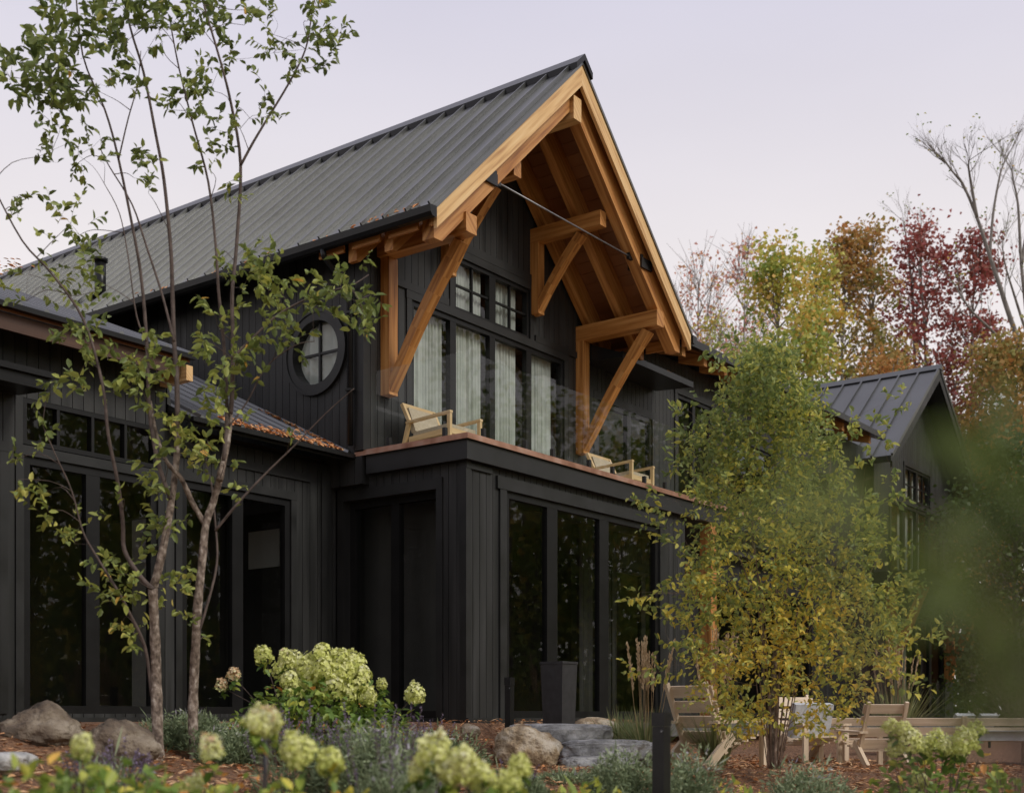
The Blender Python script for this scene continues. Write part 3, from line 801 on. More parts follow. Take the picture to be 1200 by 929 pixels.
def shed(u0, u1, v0, z0, sl, v1, wood, pitch=0.30, thick=0.06, tail=True):
    mb = MB(); z1 = z0 + sl * (v1 - v0)
    mb.hexa([(u0, v0, z0 - thick), (u1, v0, z0 - thick), (u1, v1, z1 - thick), (u0, v1, z1 - thick)], [(u0, v0, z0), (u1, v0, z0), (u1, v1, z1), (u0, v1, z1)])
    r_ = H(mb, 'roof', M['metal'])
    mb = MB(); u = u1 - 0.03
    while u > u0:
        mb.hexa([(u - 0.04, v0 + 0.01, z0 + 0.001), (u + 0.04, v0 + 0.01, z0 + 0.001), (u + 0.018, v0 + 0.01, z0 + 0.042), (u - 0.018, v0 + 0.01, z0 + 0.042)],
                [(u - 0.04, v1, z1 + 0.001), (u + 0.04, v1, z1 + 0.001), (u + 0.018, v1, z1 + 0.042), (u - 0.018, v1, z1 + 0.042)], (0, 1, 0))
        u -= pitch
    hang(mb.build('standing_seam', M['metal']), r_)
    mb = MB(); mb.box(u0, u1 + 0.01, v0 - 0.07, v0, z0 - 0.065, z0 - 0.012); hang(mb.build('gutter', M['gutter']), r_)
    mb = MB(); b = z0 - thick - 0.004
    mb.hexa([(u0, v0 + 0.01, b - 0.03), (u1 - 0.02, v0 + 0.01, b - 0.03), (u1 - 0.02, WV + 0.0, b - 0.03 + sl * (WV - v0)), (u0, WV, b - 0.03 + sl * (WV - v0))],
            [(u0, v0 + 0.01, b), (u1 - 0.02, v0 + 0.01, b), (u1 - 0.02, WV, b + sl * (WV - v0)), (u0, WV, b + sl * (WV - v0))], (1, 0, 0))
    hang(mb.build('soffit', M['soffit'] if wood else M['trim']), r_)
    return r_


up = shed(-9.0, -2.76, 1.76, 4.08, 0.40, 6.9, True)
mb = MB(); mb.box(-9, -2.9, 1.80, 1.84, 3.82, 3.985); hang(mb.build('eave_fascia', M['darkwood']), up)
mb = MB(); mb.box(-2.87, -2.78, 1.72, 2.19, 3.77, 3.94); hang(mb.build('rafter_tail', M['palewood']), up)
lo_ = shed(-2.76, -0.135, 1.80, 3.40, 0.475, 5.0, False)
mb = MB(); mb.hexa([(-2.78, WV, 3.45), (-2.76, WV, 3.45), (-2.76, 6.8, 5.6), (-2.78, 6.8, 5.6)], [(-2.78, WV, 4.12), (-2.76, WV, 4.12), (-2.76, 6.8, 5.99), (-2.78, 6.8, 5.99)]); H(mb, 'wing_wall', M['siding'])
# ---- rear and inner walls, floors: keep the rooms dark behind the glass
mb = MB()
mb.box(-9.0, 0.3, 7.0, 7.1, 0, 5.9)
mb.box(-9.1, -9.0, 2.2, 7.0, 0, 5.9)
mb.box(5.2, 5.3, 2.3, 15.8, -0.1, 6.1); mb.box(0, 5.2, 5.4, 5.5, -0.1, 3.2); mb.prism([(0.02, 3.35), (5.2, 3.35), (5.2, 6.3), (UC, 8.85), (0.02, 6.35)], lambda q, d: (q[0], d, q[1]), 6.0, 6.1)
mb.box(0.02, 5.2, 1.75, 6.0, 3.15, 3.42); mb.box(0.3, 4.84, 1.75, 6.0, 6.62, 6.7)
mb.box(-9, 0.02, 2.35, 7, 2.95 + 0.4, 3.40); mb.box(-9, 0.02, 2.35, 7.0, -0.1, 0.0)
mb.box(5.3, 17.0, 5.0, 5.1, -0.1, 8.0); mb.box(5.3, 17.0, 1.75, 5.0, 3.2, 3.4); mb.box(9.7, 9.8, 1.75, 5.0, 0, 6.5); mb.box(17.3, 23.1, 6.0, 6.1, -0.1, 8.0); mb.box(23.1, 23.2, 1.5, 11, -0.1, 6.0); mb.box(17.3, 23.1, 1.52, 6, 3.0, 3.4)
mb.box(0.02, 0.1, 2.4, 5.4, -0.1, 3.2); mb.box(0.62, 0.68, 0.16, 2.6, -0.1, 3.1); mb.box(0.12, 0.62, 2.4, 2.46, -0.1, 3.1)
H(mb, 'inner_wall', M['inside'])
mb = MB(); mb.box(0.75, 24, -0.62, 2.1, -0.30, -0.105); H(mb, 'patio', M['patio'])
mb = MB(); mb.box(-0.02, 0.0, 3.30, 3.92, 2.06, 2.58); o = mb.build('picture', M['panelface']); tag(o, 'pale blank panel on the room wall behind the wing door', 'picture')  # white panel added to read as a pale rectangle in the door glass


# ---- curtains inside the gable room
def curtain(s0, s1, z0, z1, mp, d, label, folds=9, group=None):
    mb = MB(); n = folds * 8; pts = []
    for i in range(n + 1):
        t = i / n; ph = t * folds * 2 * math.pi + 2.2 * math.sin(t * 5.3 + s0 * 3) + 1.1 * math.sin(t * 13 + s0 * 5)
        off = (0.020 + 0.008 * math.sin(t * 9 + s0)) * math.sin(ph) + 0.007 * math.sin(ph * 1.7 + s0)
        pts.append((s0 + (s1 - s0) * t, off))
    vs = [mp((s, z0), d - o * 1.15) for s, o in pts] + [mp((s, z1), d - o * 0.8) for s, o in pts]
    mb.add(vs, [(i, i + 1, n + 2 + i, n + 1 + i) for i in range(n)], smooth=True)
    c = mb.build('curtain', M['curtain'], recalc=False); tag(c, label, 'curtain', group)
    return c


G_ = 'sheer curtains behind the balcony doors'
curtain(0.86, 1.64, 3.46, 5.6, gm, -0.15, 'white sheer curtain behind the balcony door nearest the left timber post', group=G_)
curtain(1.79, 2.50, 3.46, 6.46, gm, -0.15, 'white curtain behind the balcony door to the right of the wooden chair armrest', group=G_)
curtain(2.70, 3.38, 3.46, 6.46, gm, -0.15, 'grey white curtain behind the third balcony door under the right transom pane', group=G_)
curtain(3.61, 4.28, 3.46, 5.6, gm, -0.15, 'white curtain behind the balcony door closest to the right timber post', group=G_)
curtain(RC - 0.44, RC + 0.42, RZ - 0.5, RZ + 0.5, sm, -0.125, 'bright white curtain gathered behind the round window', folds=5)
GF = 'curtains in the far gable'
curtain(19.4, 20.1, 3.52, 6.2, fm, -0.22, 'pale curtain in the far gable window behind the blurred leaves', group=GF)
curtain(20.4, 21.0, 3.52, 6.2, fm, -0.22, 'dim curtain right of the pale one in the far gable window', group=GF)
curtain(19.2, 20.0, 0.0, 2.55, fm, -0.22, 'grey curtain at ground floor of far gable behind the white loungers', group=GF)

# ================================================================== FURNITURE
def lounge_chair(name, label, loc, rz, group):
    t = empty(name, (0, 0, 0), label, 'chair', group)
    for s in (-1, 1):
        mb = MB(); x = 0.31 * s
        mb.beam((x, -0.40, 0.0), (x, -0.40, 0.43), 0.045, 0.05); mb.beam((x, 0.40, 0.0), (x, 0.28, 0.42), 0.045, 0.05); mb.beam((x, 0.28, 0.42), (x, 0.40, 0.66), 0.045, 0.045)
        hang(mb.build('leg', M['rattan']), t)
        mb = MB(); mb.beam((x, -0.43, 0.447), (x, 0.32, 0.40), 0.06, 0.03); hang(mb.build('armrest', M['rattan']), t)
    mb = MB(); mb.beam((-0.285, -0.38, 0.22), (0.285, -0.38, 0.22), 0.03, 0.07); mb.beam((-0.285, 0.30, 0.18), (0.285, 0.30, 0.18), 0.03, 0.07)
    for s in (-1, 1): mb.beam((0.29 * s, -0.36, 0.22), (0.29 * s, 0.29, 0.18), 0.025, 0.07)
    hang(mb.build('seat_frame', M['rattan']), t)
    mb = MB(); mb.beam((-0.285, 0.395, 0.645), (0.285, 0.395, 0.645), 0.03, 0.05); hang(mb.build('back_rail', M['rattan']), t)
    mb = MB(); mb.beam((0, -0.36, 0.27), (0, 0.24, 0.23), 0.55, 0.09); hang(mb.build('seat', M['cushion']), t)
    mb = MB(); mb.beam((0, 0.24, 0.28), (0, 0.36, 0.60), 0.54, 0.07, (0, 1, 0)); hang(mb.build('backrest', M['cushion']), t)
    t.location = loc; t.rotation_euler = (0, 0, rz); return t


GC = 'low lounge chairs on the balcony'
lounge_chair('lounge_chair', 'low honey wood lounge chair at the balcony corner beside the left timber post', (0.66, 0.95, 3.422), R(0), GC)
lounge_chair('lounge_chair', 'low honey wood lounge chair on the balcony right of the right timber post', (4.62, 0.66, 3.40), R(0), GC)


def garden_chair(label, loc, rz, group):
    t = empty('garden_chair', (0, 0, 0), label, 'chair', group)
    for s in (-1, 1):
        x = 0.32 * s
        mb = MB(); mb.beam((x, -0.40, 0), (x, -0.40, 0.50), 0.07, 0.05); hang(mb.build('leg', M['teak']), t)
        mb = MB(); mb.beam((x, 0.52, 0), (x * 0.98, 0.10, 0.36), 0.05, 0.10, (0, 1, 0)); hang(mb.build('leg', M['teak']), t)
        mb = MB(); mb.beam((x, -0.44, 0.52), (x, 0.40, 0.50), 0.13, 0.03); hang(mb.build('armrest', M['teak']), t)
        mb = MB(); mb.beam((x * 0.9, 0.18, 0.16), (x * 0.9, 0.50, 0.93), 0.05, 0.05); hang(mb.build('back_post', M['teak']), t)
    mb = MB()
    for k in range(5): mb.beam((-0.30, -0.38 + k * 0.125, 0.36 - k * 0.03), (0.30, -0.38 + k * 0.125, 0.36 - k * 0.03), 0.105, 0.025)
    hang(mb.build('seat', M['teak']), t)
    mb = MB()
    for k in range(4):
        z = 0.34 + k * 0.165; y = 0.18 + (z - 0.16) * 0.416 - 0.04
        mb.beam((-0.34, y, z), (0.34, y, z), 0.025, 0.135, (0, 0.38, 0.92))
    hang(mb.build('backrest', M['teak']), t)
    t.location = loc; t.rotation_euler = (0, 0, rz); return t


def on_ground(px, Y, dz=0.0):
    p = at(px, 838, Y); return Vector((p.x, p.y, gz(p) + dz))


cam_yaw = math.atan2(RGT.y, RGT.x)
GT = 'weathered slatted garden chairs'
p = on_ground(840, 14.0); ga = garden_chair('weathered slatted garden chair left of the golden birch trunk', p, cam_yaw + R(128), GT)
p = on_ground(948, 15.6); gb = garden_chair('weathered slatted garden chair seen through the stems right of the birch trunk', p, cam_yaw + R(20), GT)
p = on_ground(1022, 14.6); gc = garden_chair('weathered slatted garden chair just left of the right hydrangea heads', p, cam_yaw + R(190), GT)
gb.scale = (0.9, 0.9, 0.9); gc.scale = (0.8, 0.8, 0.8)
# cushion standing on the chair behind the birch
mb = MB(); mb.beam((-0.27, 0, 0), (0.27, 0, 0), 0.1, 0.42); c = mb.build('cushion', M['white']); p = on_ground(950, 15.4, 0.52); c.location = p; c.rotation_euler = (R(14), 0, cam_yaw + R(20))
tag(c, 'white seat cushion propped on the garden chair behind the birch', 'cushion')
# long slatted bench
t = empty('slatted_bench', (0, 0, 0), 'long weathered slatted bench behind the right hydrangea', 'bench')
ln = 4.4
for k in range(6):
    x = -ln / 2 + 0.05 + k * (ln - 0.1) / 5
    mb = MB(); mb.beam((x, 0.26, 0), (x, 0.40, 0.72), 0.06, 0.05); hang(mb.build('leg', M['teak']), t)
    mb = MB(); mb.beam((x, -0.30, 0), (x, -0.30, 0.34), 0.06, 0.05); hang(mb.build('leg', M['teak']), t)
mb = MB()
for k in range(4): mb.beam((-ln / 2, -0.28 + k * 0.15, 0.36), (ln / 2, -0.28 + k * 0.15, 0.36), 0.13, 0.03)
hang(mb.build('seat', M['teak']), t)
mb = MB()
for z in (0.50, 0.64): mb.beam((-ln / 2, 0.32 + (z - 0.5) * 0.2, z), (ln / 2, 0.32 + (z - 0.5) * 0.2, z), 0.03, 0.115, (0, 0.2, 1))
hang(mb.build('backrest', M['teak']), t)
p = on_ground(1165, 15.8); t.location = p; t.scale = (1, 0.9, 0.82); t.rotation_euler = (0, 0, cam_yaw + R(172))
mb = MB(); mb.beam((-0.5, 0, 0.44), (0.5, 0, 0.44), 0.5, 0.12); mb.beam((-0.5, 0.22, 0.5), (0.5, 0.27, 0.5), 0.1, 0.01)
c = mb.build('cushion', M['white']); c.location = on_ground(1190, 15.6, -0.08); c.rotation_euler = (0, 0, cam_yaw + R(172)); tag(c, 'pale seat cushion on the long slatted bench at the right edge', 'cushion')


def recliner(label, loc, rz, group):
    t = empty('patio_lounger', (0, 0, 0), label, 'lounger', group)
    for s in (-1, 1):
        mb = MB(); mb.beam((0.28 * s, -0.5, 0), (0.28 * s, -0.5, 0.3), 0.05, 0.05); hang(mb.build('leg', M['steel']), t)
        mb = MB(); mb.beam((0.28 * s, 0.4, 0), (0.28 * s, 0.4, 0.3), 0.05, 0.05); hang(mb.build('leg', M['steel']), t)
    mb = MB(); mb.beam((0, -0.6, 0.36), (0, 0.3, 0.32), 0.6, 0.12); hang(mb.build('seat', M['white']), t)
    mb = MB(); mb.beam((0, 0.3, 0.32), (0, 0.72, 0.95), 0.6, 0.12, (0, 1, 0)); hang(mb.build('backrest', M['white']), t)
    t.location = loc; t.rotation_euler = (0, 0, rz); t.scale = (0.62, 0.62, 0.62)


GL = 'grey white loungers by the far gable'
recliner('grey white lounger on the far patio, the left of two', on_ground(1110, 21.0), cam_yaw + R(200), GL)
recliner('grey white lounger on the far patio, the right of two', on_ground(1139, 22.5), cam_yaw + R(200), GL)

# planter, bollard lights
t = empty('tall_planter', at(655, 838, 14.75) + Vector((0, 0, -0.10)), 'tall black tapered planter standing before the bay doors', 'planter')
b = t.location
mb = MB(); o1 = 0.135; o2 = 0.155; hh = 0.70
mb.hexa([(b.x - o1, b.y - o1, b.z), (b.x + o1, b.y - o1, b.z), (b.x + o1, b.y + o1, b.z), (b.x - o1, b.y + o1, b.z)], [(b.x - o2, b.y - o2, b.z + hh), (b.x + o2, b.y - o2, b.z + hh), (b.x + o2, b.y + o2, b.z + hh), (b.x - o2, b.y + o2, b.z + hh)])
hang(mb.build('pot', M['planter']), t)
mb = MB()
for a, c, d, e in ((-1, 1, -1, -0.82), (-1, 1, 0.82, 1), (-1, -0.82, -0.82, 0.82), (0.82, 1, -0.82, 0.82)):
    mb.box(b.x + a * 0.162, b.x + c * 0.162, b.y + d * 0.162, b.y + e * 0.162, b.z + hh + 0.001, b.z + hh + 0.03)
hang(mb.build('rim', M['planter']), t)


def bollard(label, p, h, w_, group=None):
    t = empty('bollard_light', p, label, 'bollard', group)
    mb = MB(); mb.box(p.x - w_ / 2, p.x + w_ / 2, p.y - w_ / 2, p.y + w_ / 2, p.z - 0.1, p.z + h - 0.09)
    hang(mb.build('post', M['steel']), t)
    mb = MB(); mb.box(p.x - w_ / 2 - 0.004, p.x + w_ / 2 + 0.004, p.y - w_ / 2 - 0.004, p.y + w_ / 2 + 0.004, p.z + h - 0.088, p.z + h)
    hang(mb.build('head', M['steel']), t)
    f = (CAM - p); f.z = 0; f.normalize(); c = p + f * (w_ / 2 + 0.02) + Vector((0, 0, h - 0.12))
    mb = MB(); mb.tube([c, c + f * 0.012], 0.006, 8); hang(mb.build('screw', M['rod']), t)


p = on_ground(775, 8.0); bollard('thick square black bollard rising between the grey green mounds', p, 0.02 - p.z, 0.085)
p = on_ground(597, 13.9); bollard('thin black bollard in front of the bay window beside the planter', p, 0.42 - p.z, 0.075)
p = on_ground(311, 6.3); t = empty('path_light', p, 'black mushroom path light among the foreground hydrangea leaves', 'lamp')
mb = MB(); mb.tube([p - Vector((0, 0, 0.1)), p + Vector((0, 0, 0.02 - p.z - 0.05 + 0.0))], 0.012, 8); hang(mb.build('stem', M['steel']), t)
mb = MB(); c = Vector((p.x, p.y, -0.03)); mb.tube([c, c + Vector((0, 0, 0.02)), c + Vector((0, 0, 0.035))], [0.055, 0.045, 0.012], 16); hang(mb.build('cap', M['steel']), t)


# ================================================================== STONES
def stone(name, label, c, r, mat, cat, seed, sub=5, rough=0.16, group=None, flat=0.0, crag=0.03):
    from mathutils import noise
    bm = bmesh.new(); bmesh.ops.create_icosphere(bm, subdivisions=sub, radius=1)
    off = Vector((seed * 7.3, seed * 3.1, seed * 1.7))
    for v in bm.verts:
        n = v.co.normalized(); d = 1 + rough * 1.8 * noise.noise(n * 1.1 + off) + rough * 0.9 * noise.noise(n * 2.6 + off) + rough * 0.35 * noise.noise(n * 7 + off) + rough * 0.14 * noise.noise(n * 17 + off)
        ridge = abs(noise.noise(n * 1.9 + off * 2)); d -= rough * 0.5 * max(0, 0.12 - ridge) / 0.12 * 0.35
        d += crag * (1 - 2.2 * abs(noise.noise(n * 4.3 + off))) * 0.5 + crag * 0.5 * (1 - 2.2 * abs(noise.noise(n * 10 + off)))
        q = n * d
        if flat: q = Vector((math.copysign(abs(q.x) ** flat, q.x), math.copysign(abs(q.y) ** flat, q.y), math.copysign(abs(q.z) ** flat, q.z)))
        v.co = Vector((q.x * r[0], q.y * r[1], q.z * r[2]))
    me = bpy.data.meshes.new(name); bm.to_mesh(me); bm.free()
    me.polygons.foreach_set('use_smooth', [True] * len(me.polygons)); me.materials.append(mat)
    o = bpy.data.objects.new(name, me); COL.objects.link(o); o.location = c; o.rotation_euler = (0, 0, cam_yaw + (seed % 3 - 1) * 0.2)
    return tag(o, label, cat, group)


stone('boulder', 'large brown boulder at the left edge before the wing doors', at(48, 862, 10.2), (0.37, 0.34, 0.24), M['boulder'], 'boulder', 1, rough=0.13)
stone('boulder', 'low dark brown boulder left of the first birch trunk', at(140, 878, 9.9), (0.28, 0.3, 0.22), M['boulder'], 'boulder', 2, rough=0.13)
stone('boulder', 'pale tan boulder at the left end of the stone steps', at(618, 879, 12.2), (0.32, 0.30, 0.25), M['paleboulder'], 'boulder', 3, rough=0.12)
stone('boulder', 'small pale stone near the bay corner behind the catmint', at(551, 857, 13.3), (0.11, 0.13, 0.08), M['paleboulder'], 'stone', 4, rough=0.12)
stone('boulder', 'flat topped pale boulder at the right end of the stone steps', at(697, 855, 14.2), (0.26, 0.25, 0.14), M['paleboulder'], 'boulder', 5, rough=0.1)
stone('stone_slab', 'grey flat stone at the left edge below the brown boulder', at(4, 893, 8.6), (0.16, 0.25, 0.07), M['slab'], 'stone', 6, rough=0.08, flat=0.6)
GS = 'grey stone steps down from the bay'
stone('stone_step', 'upper grey granite step touching the tan boulder', at(655, 862, 13.5), (0.56, 0.36, 0.13), M['slab'], 'step', 7, rough=0.15, group=GS, flat=0.5, crag=0.10)
stone('stone_step', 'middle grey granite step below the flat topped boulder', at(712, 880, 13.0), (0.52, 0.36, 0.12), M['slab'], 'step', 9, rough=0.15, group=GS, flat=0.5, crag=0.10)
stone('stone_step', 'lowest grey granite step half buried in plants', at(702, 898, 12.3), (0.36, 0.3, 0.10), M['slab'], 'step', 11, rough=0.15, group=GS, flat=0.5, crag=0.10)

# ================================================================== GARDEN PLANTS
def tint_hash(p, f=3.0):
    return 0.5 + 0.25 * math.sin(p[0] * f * 2.1 + 1.7 * math.sin(p[2] * f * 1.3)) + 0.25 * math.sin(p[1] * f * 1.9 + p[2] * f * 2.7)


def flower_head(c, r, parent, dens=1.0, dried=0.0, name='flower_head'):
    """a cone-shaped panicle of four-petalled florets"""
    lv = Leaves(); n = int(260 * dens); axis = (Vector((0, 0, 1)) + rvec(0.6)).normalized(); lump = rnd(0.1, 0.28); lp = rnd(0, 6)
    for i in range(n):
        d = Vector(unit(1)[0]); h = d.dot(axis)
        q = d * r * (0.74 + 0.34 * random.random()); q += axis * r * (0.5 * max(h, 0)); q *= 1 + lump * math.sin(d.x * 4 + lp) * math.sin(d.y * 4.5 + 2 * lp); 
        if h < -0.55: continue
        q *= 0.95 + 0.07 * math.sin(d.x * 9) * math.sin(d.y * 8)
        nn = (d + rvec(0.7)).normalized(); a0 = nn.orthogonal().normalized(); b0 = nn.cross(a0)
        ph = rnd(0, 3); pl = r * 0.23 * (1 if dens <= 1.5 else 0.72) * rnd(0.8, 1.2); tt = min(1, max(0, 0.45 + 0.22 * h + rnd(-0.25, 0.25) + dried))
        for k in range(4):
            a = ph + k * math.pi / 2; ax = a0 * math.cos(a) + b0 * math.sin(a) + nn * 0.15
            lv.put(c + q, ax, nn, pl, pl * 0.95, tt)
    return lv.build(name, M['floret'], parent, simple=True, fold=0.1)


def hydrangea(label, base, wid, hei, nleaf, ll, heads, group=None, dens=1.0, green=0.0, shape=None):
    t = empty('hydrangea', base, label, 'shrub', group)
    st = MB(); lv = Leaves()
    tops = []
    for (c, r, dr) in heads:
        tops.append(c); flower_head(c, r, t, dens, dr)
        b0 = base + Vector((rnd(-0.15, 0.15) * wid, rnd(-0.15, 0.15) * wid, -0.05))
        md = (b0 + c) / 2 + rvec(0.06) ; st.tube([b0, md, c], [0.007, 0.005, 0.003], 4, cap=False)
        for k in range(6):
            lv.put(c - Vector((0, 0, r * (0.6 + 0.25 * k))) , rvec(1) + Vector((0, 0, 0.1)), rvec(0.4) + Vector((0, 0, 1)), ll * rnd(0.7, 1.1), ll * 0.55, min(1, max(0, rnd(0, 0.85) ** 1.3 + green)))
    for i in range(nleaf):
        a = rnd(0, 6.283); rr = math.sqrt(random.random()) * wid / 2; zz = random.random()
        ex = 1 - 0.55 * (rr / (wid / 2)) ** 2
        p = base + Vector((math.cos(a) * rr, math.sin(a) * rr, hei * ex * (0.12 + 0.88 * zz) * (0.85 + 0.3 * math.sin(a * 3 + base.x * 7) * rr / (wid / 2))))
        if shape and not shape(p): continue
        lv.put(p, Vector((math.cos(a), math.sin(a), 0)) * 0.6 + rvec(0.8) + Vector((0, 0, -0.1)), rvec(0.6) + Vector((0, 0, 1)), ll * rnd(0.6, 1.15), ll * 0.58 * rnd(0.85, 1.1),
               min(1, max(0, 0.35 * zz + 0.3 * tint_hash(p, 5) + rnd(-0.2, 0.3) + green + (0.6 if random.random() < 0.03 else 0))))
    for i in range(14):
        a = rnd(0, 6.283); p = base + Vector((math.cos(a), math.sin(a), 0)) * wid * 0.33 * random.random() + Vector((0, 0, hei * rnd(0.5, 0.9)))
        st.tube([base + rvec(0.05), (base + p) / 2 + rvec(0.05), p], [0.007, 0.005, 0.003], 4, cap=False)
    hang(st.build('stem', M['twig']), t); lv.build('foliage', M['hydleaf'], t)
    return t


Ym = 11.2
hd = [(310, 770, 8), (336, 775, 8), (331, 788, 10), (359, 783, 11), (376, 770, 10), (398, 773, 9), (415, 781, 10), (379, 788, 10), (401, 790, 10), (390, 807, 11), (418, 803, 10), (344, 811, 9), (362, 806, 10), (375, 815, 8), (432, 818, 8), (486, 815, 9), (447, 803, 5), (338, 800, 8), (409, 815, 9), (368, 795, 8), (426, 792, 7)]
heads = [(at(x, y, Ym + rnd(-0.35, 0.2)), 1.3 * r * Ym / FOC, rnd(-0.1, 0.12)) for x, y, r in hd] + [(at(273, 792, Ym), 0.06, 0.5), (at(259, 804, Ym), 0.055, 0.5)]
base = at(372, 838, Ym); base.z = gz(base)
hydrangea('big hydrangea bush with many lime green flower heads before the bay side doors', base, 1.6, 0.86, 2600, 0.09, heads, dens=1.0)
Yf = 5.2
def hf(lst, Y): return [(at(x, y, Y + rnd(-0.12, 0.12)), 1.02 * r * Y / FOC, dr) for x, y, r, dr in lst]
GHF = 'foreground hydrangeas'
b_ = on_ground(352, Yf); hydrangea('foreground hydrangea with two bright lime heads left of the grey catmint', b_, 1.05, -0.20 - b_.z, 1200, 0.085, hf([(352, 884, 20, 0), (388, 896, 16, -0.05), (302, 850, 17, 0.2), (318, 846, 13, 0.15)], Yf), GHF, dens=2.6, green=0.22)
b_ = on_ground(250, 5.4); hydrangea('foreground hydrangea with one small faded head right of the second birch trunk', b_, 0.95, -0.24 - b_.z, 1000, 0.085, hf([(249, 880, 14, 0.3), (225, 924, 13, 0.1)], 5.4), GHF, dens=2.2, green=0.1)
b_ = on_ground(548, Yf); hydrangea('foreground hydrangea with a dense cluster of cream lime heads under the stone steps', b_, 1.0, -0.21 - b_.z, 1100, 0.085, hf([(510, 886, 20, 0.12), (542, 898, 20, 0.05), (524, 905, 18, 0.2), (609, 902, 14, -0.05), (598, 922, 14, -0.05), (566, 915, 16, 0.1), (490, 908, 12, 0.15)], Yf), GHF, dens=2.6)
b_ = on_ground(88, 4.8); hydrangea('foreground shrub of broad green leaves in the lower left corner', b_, 1.15, -0.08 - b_.z, 2600, 0.08, hf([(97, 876, 13, 0.05)], 4.8), GHF, dens=2.0, green=0.08)
b_ = on_ground(1098, 8.4); hydrangea('hydrangea with pale lime heads in front of the long slatted bench', b_, 1.15, -0.10 - b_.z, 1100, 0.09,
          hf([(1042, 853, 9, 0), (1058, 856, 9, 0), (1066, 871, 13, 0.05), (1082, 878, 12, 0), (1097, 868, 10, -0.05), (1107, 877, 11, 0.1), (1131, 872, 14, 0), (1146, 858, 10, -0.05), (1120, 884, 11, 0.05), (1078, 917, 9, 0), (1050, 880, 10, 0)], 8.4), dens=1.6)
b_ = on_ground(1185, 8.0); hydrangea('leafy green hydrangea without open heads at the lower right corner', b_, 0.8, -0.22 - b_.z, 700, 0.085, [], green=0.05)


def mound(name, label, base, wid, hei, n, bl, mat, cat='plant', group=None, spikes=0, bw=0.012, spike_mat=None):
    t = empty(name, base, label, cat, group)
    lv = Leaves()
    for i in range(n):
        a = rnd(0, 6.283); rr = math.sqrt(random.random()); h = (1 - rr * rr) ** 0.6
        out = Vector((math.cos(a) * rr, math.sin(a) * rr, 0))
        lump = 1 + 0.28 * math.sin(a * 3 + base.x * 5) * rr + 0.16 * math.sin(a * 7 + base.y * 9); out *= lump; z = hei * h * lump * (random.random() ** 0.6)
        p = base + Vector((out.x * wid / 2, out.y * wid / 2, z * 0.85))
        ax = out * 0.8 + Vector((0, 0, 0.8)) + rvec(1.1)
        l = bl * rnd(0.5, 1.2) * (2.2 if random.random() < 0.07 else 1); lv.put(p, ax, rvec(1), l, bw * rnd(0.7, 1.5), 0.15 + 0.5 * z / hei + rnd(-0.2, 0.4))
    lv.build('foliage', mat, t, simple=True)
    if spikes:
        sv = Leaves(); st = MB()
        for i in range(spikes):
            a = rnd(0, 6.283); rr = math.sqrt(random.random()); out = Vector((math.cos(a) * rr, math.sin(a) * rr, 0))
            b0 = base + Vector((out.x * wid / 2, out.y * wid / 2, hei * 0.6 * (1 - rr * rr) ** 0.5)); tip = b0 + out * 0.12 + Vector((0, 0, hei * rnd(0.45, 0.75))) + rvec(0.03)
            st.tube([b0, (b0 + tip) / 2, tip], [0.003, 0.0025, 0.001], 3, cap=False)
            for k in range(14):
                q = b0.lerp(tip, 0.45 + 0.55 * k / 14); sv.put(q, rvec(1) + Vector((0, 0, 0.6)), rvec(1), 0.022, 0.012, random.random())
        hang(st.build('stem', M['twig']), t); sv.build('blossoms', spike_mat or M['sage'], t, simple=True)
    return t


GM = 'grey green catmint mounds'
def md(label, px, Y, top, wid, n, spikes=0, bl=0.055, bw=0.013):
    n = int(n * 1.9)
    b = on_ground(px, Y, -0.02); h = (838 - top) / FOC * Y - b.z
    mound('catmint', label, b, wid, h, n, bl, M['catmint'], 'plant', GM, spikes, bw)


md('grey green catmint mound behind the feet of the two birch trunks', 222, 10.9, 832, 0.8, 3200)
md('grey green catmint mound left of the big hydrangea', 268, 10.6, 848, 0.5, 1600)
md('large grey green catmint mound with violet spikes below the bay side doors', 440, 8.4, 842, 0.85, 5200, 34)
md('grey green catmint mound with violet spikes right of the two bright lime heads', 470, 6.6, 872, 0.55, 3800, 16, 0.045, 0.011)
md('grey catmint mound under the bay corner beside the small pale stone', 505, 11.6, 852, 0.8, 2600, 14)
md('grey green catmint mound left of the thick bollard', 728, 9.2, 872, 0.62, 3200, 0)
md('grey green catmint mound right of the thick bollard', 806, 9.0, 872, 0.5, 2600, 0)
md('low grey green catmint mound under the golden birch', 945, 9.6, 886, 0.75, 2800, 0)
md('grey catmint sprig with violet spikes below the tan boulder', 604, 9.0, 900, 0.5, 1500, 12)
GP = 'violet sage clumps'
def sg_(label, px, Y, top, wid, n, spikes):
    b = on_ground(px, Y, -0.02); h = ((838 - top) / FOC * Y - b.z)
    mound('violet_sage', label, b, wid, h, n, 0.1, M['catmint'], 'plant', GP, spikes)
sg_('violet sage clump in front of the low dark boulder', 128, 7.4, 884, 0.42, 500, 40)
sg_('violet sage clump behind the lone faded hydrangea head', 348, 8.6, 846, 0.5, 700, 46)
md('green leafy mound in the mulch under the lowest stone step', 668, 10.6, 905, 0.6, 1200)


def leafy_mound(label, px, Y, top, wid, n):
    b = on_ground(px, Y, -0.02); h = (838 - top) / FOC * Y - b.z
    mound('leafy_plant', label, b, wid, h, n, 0.075, M['hydleaf'], 'plant', 'low leafy plants along the front of the bed', 0, 0.034)


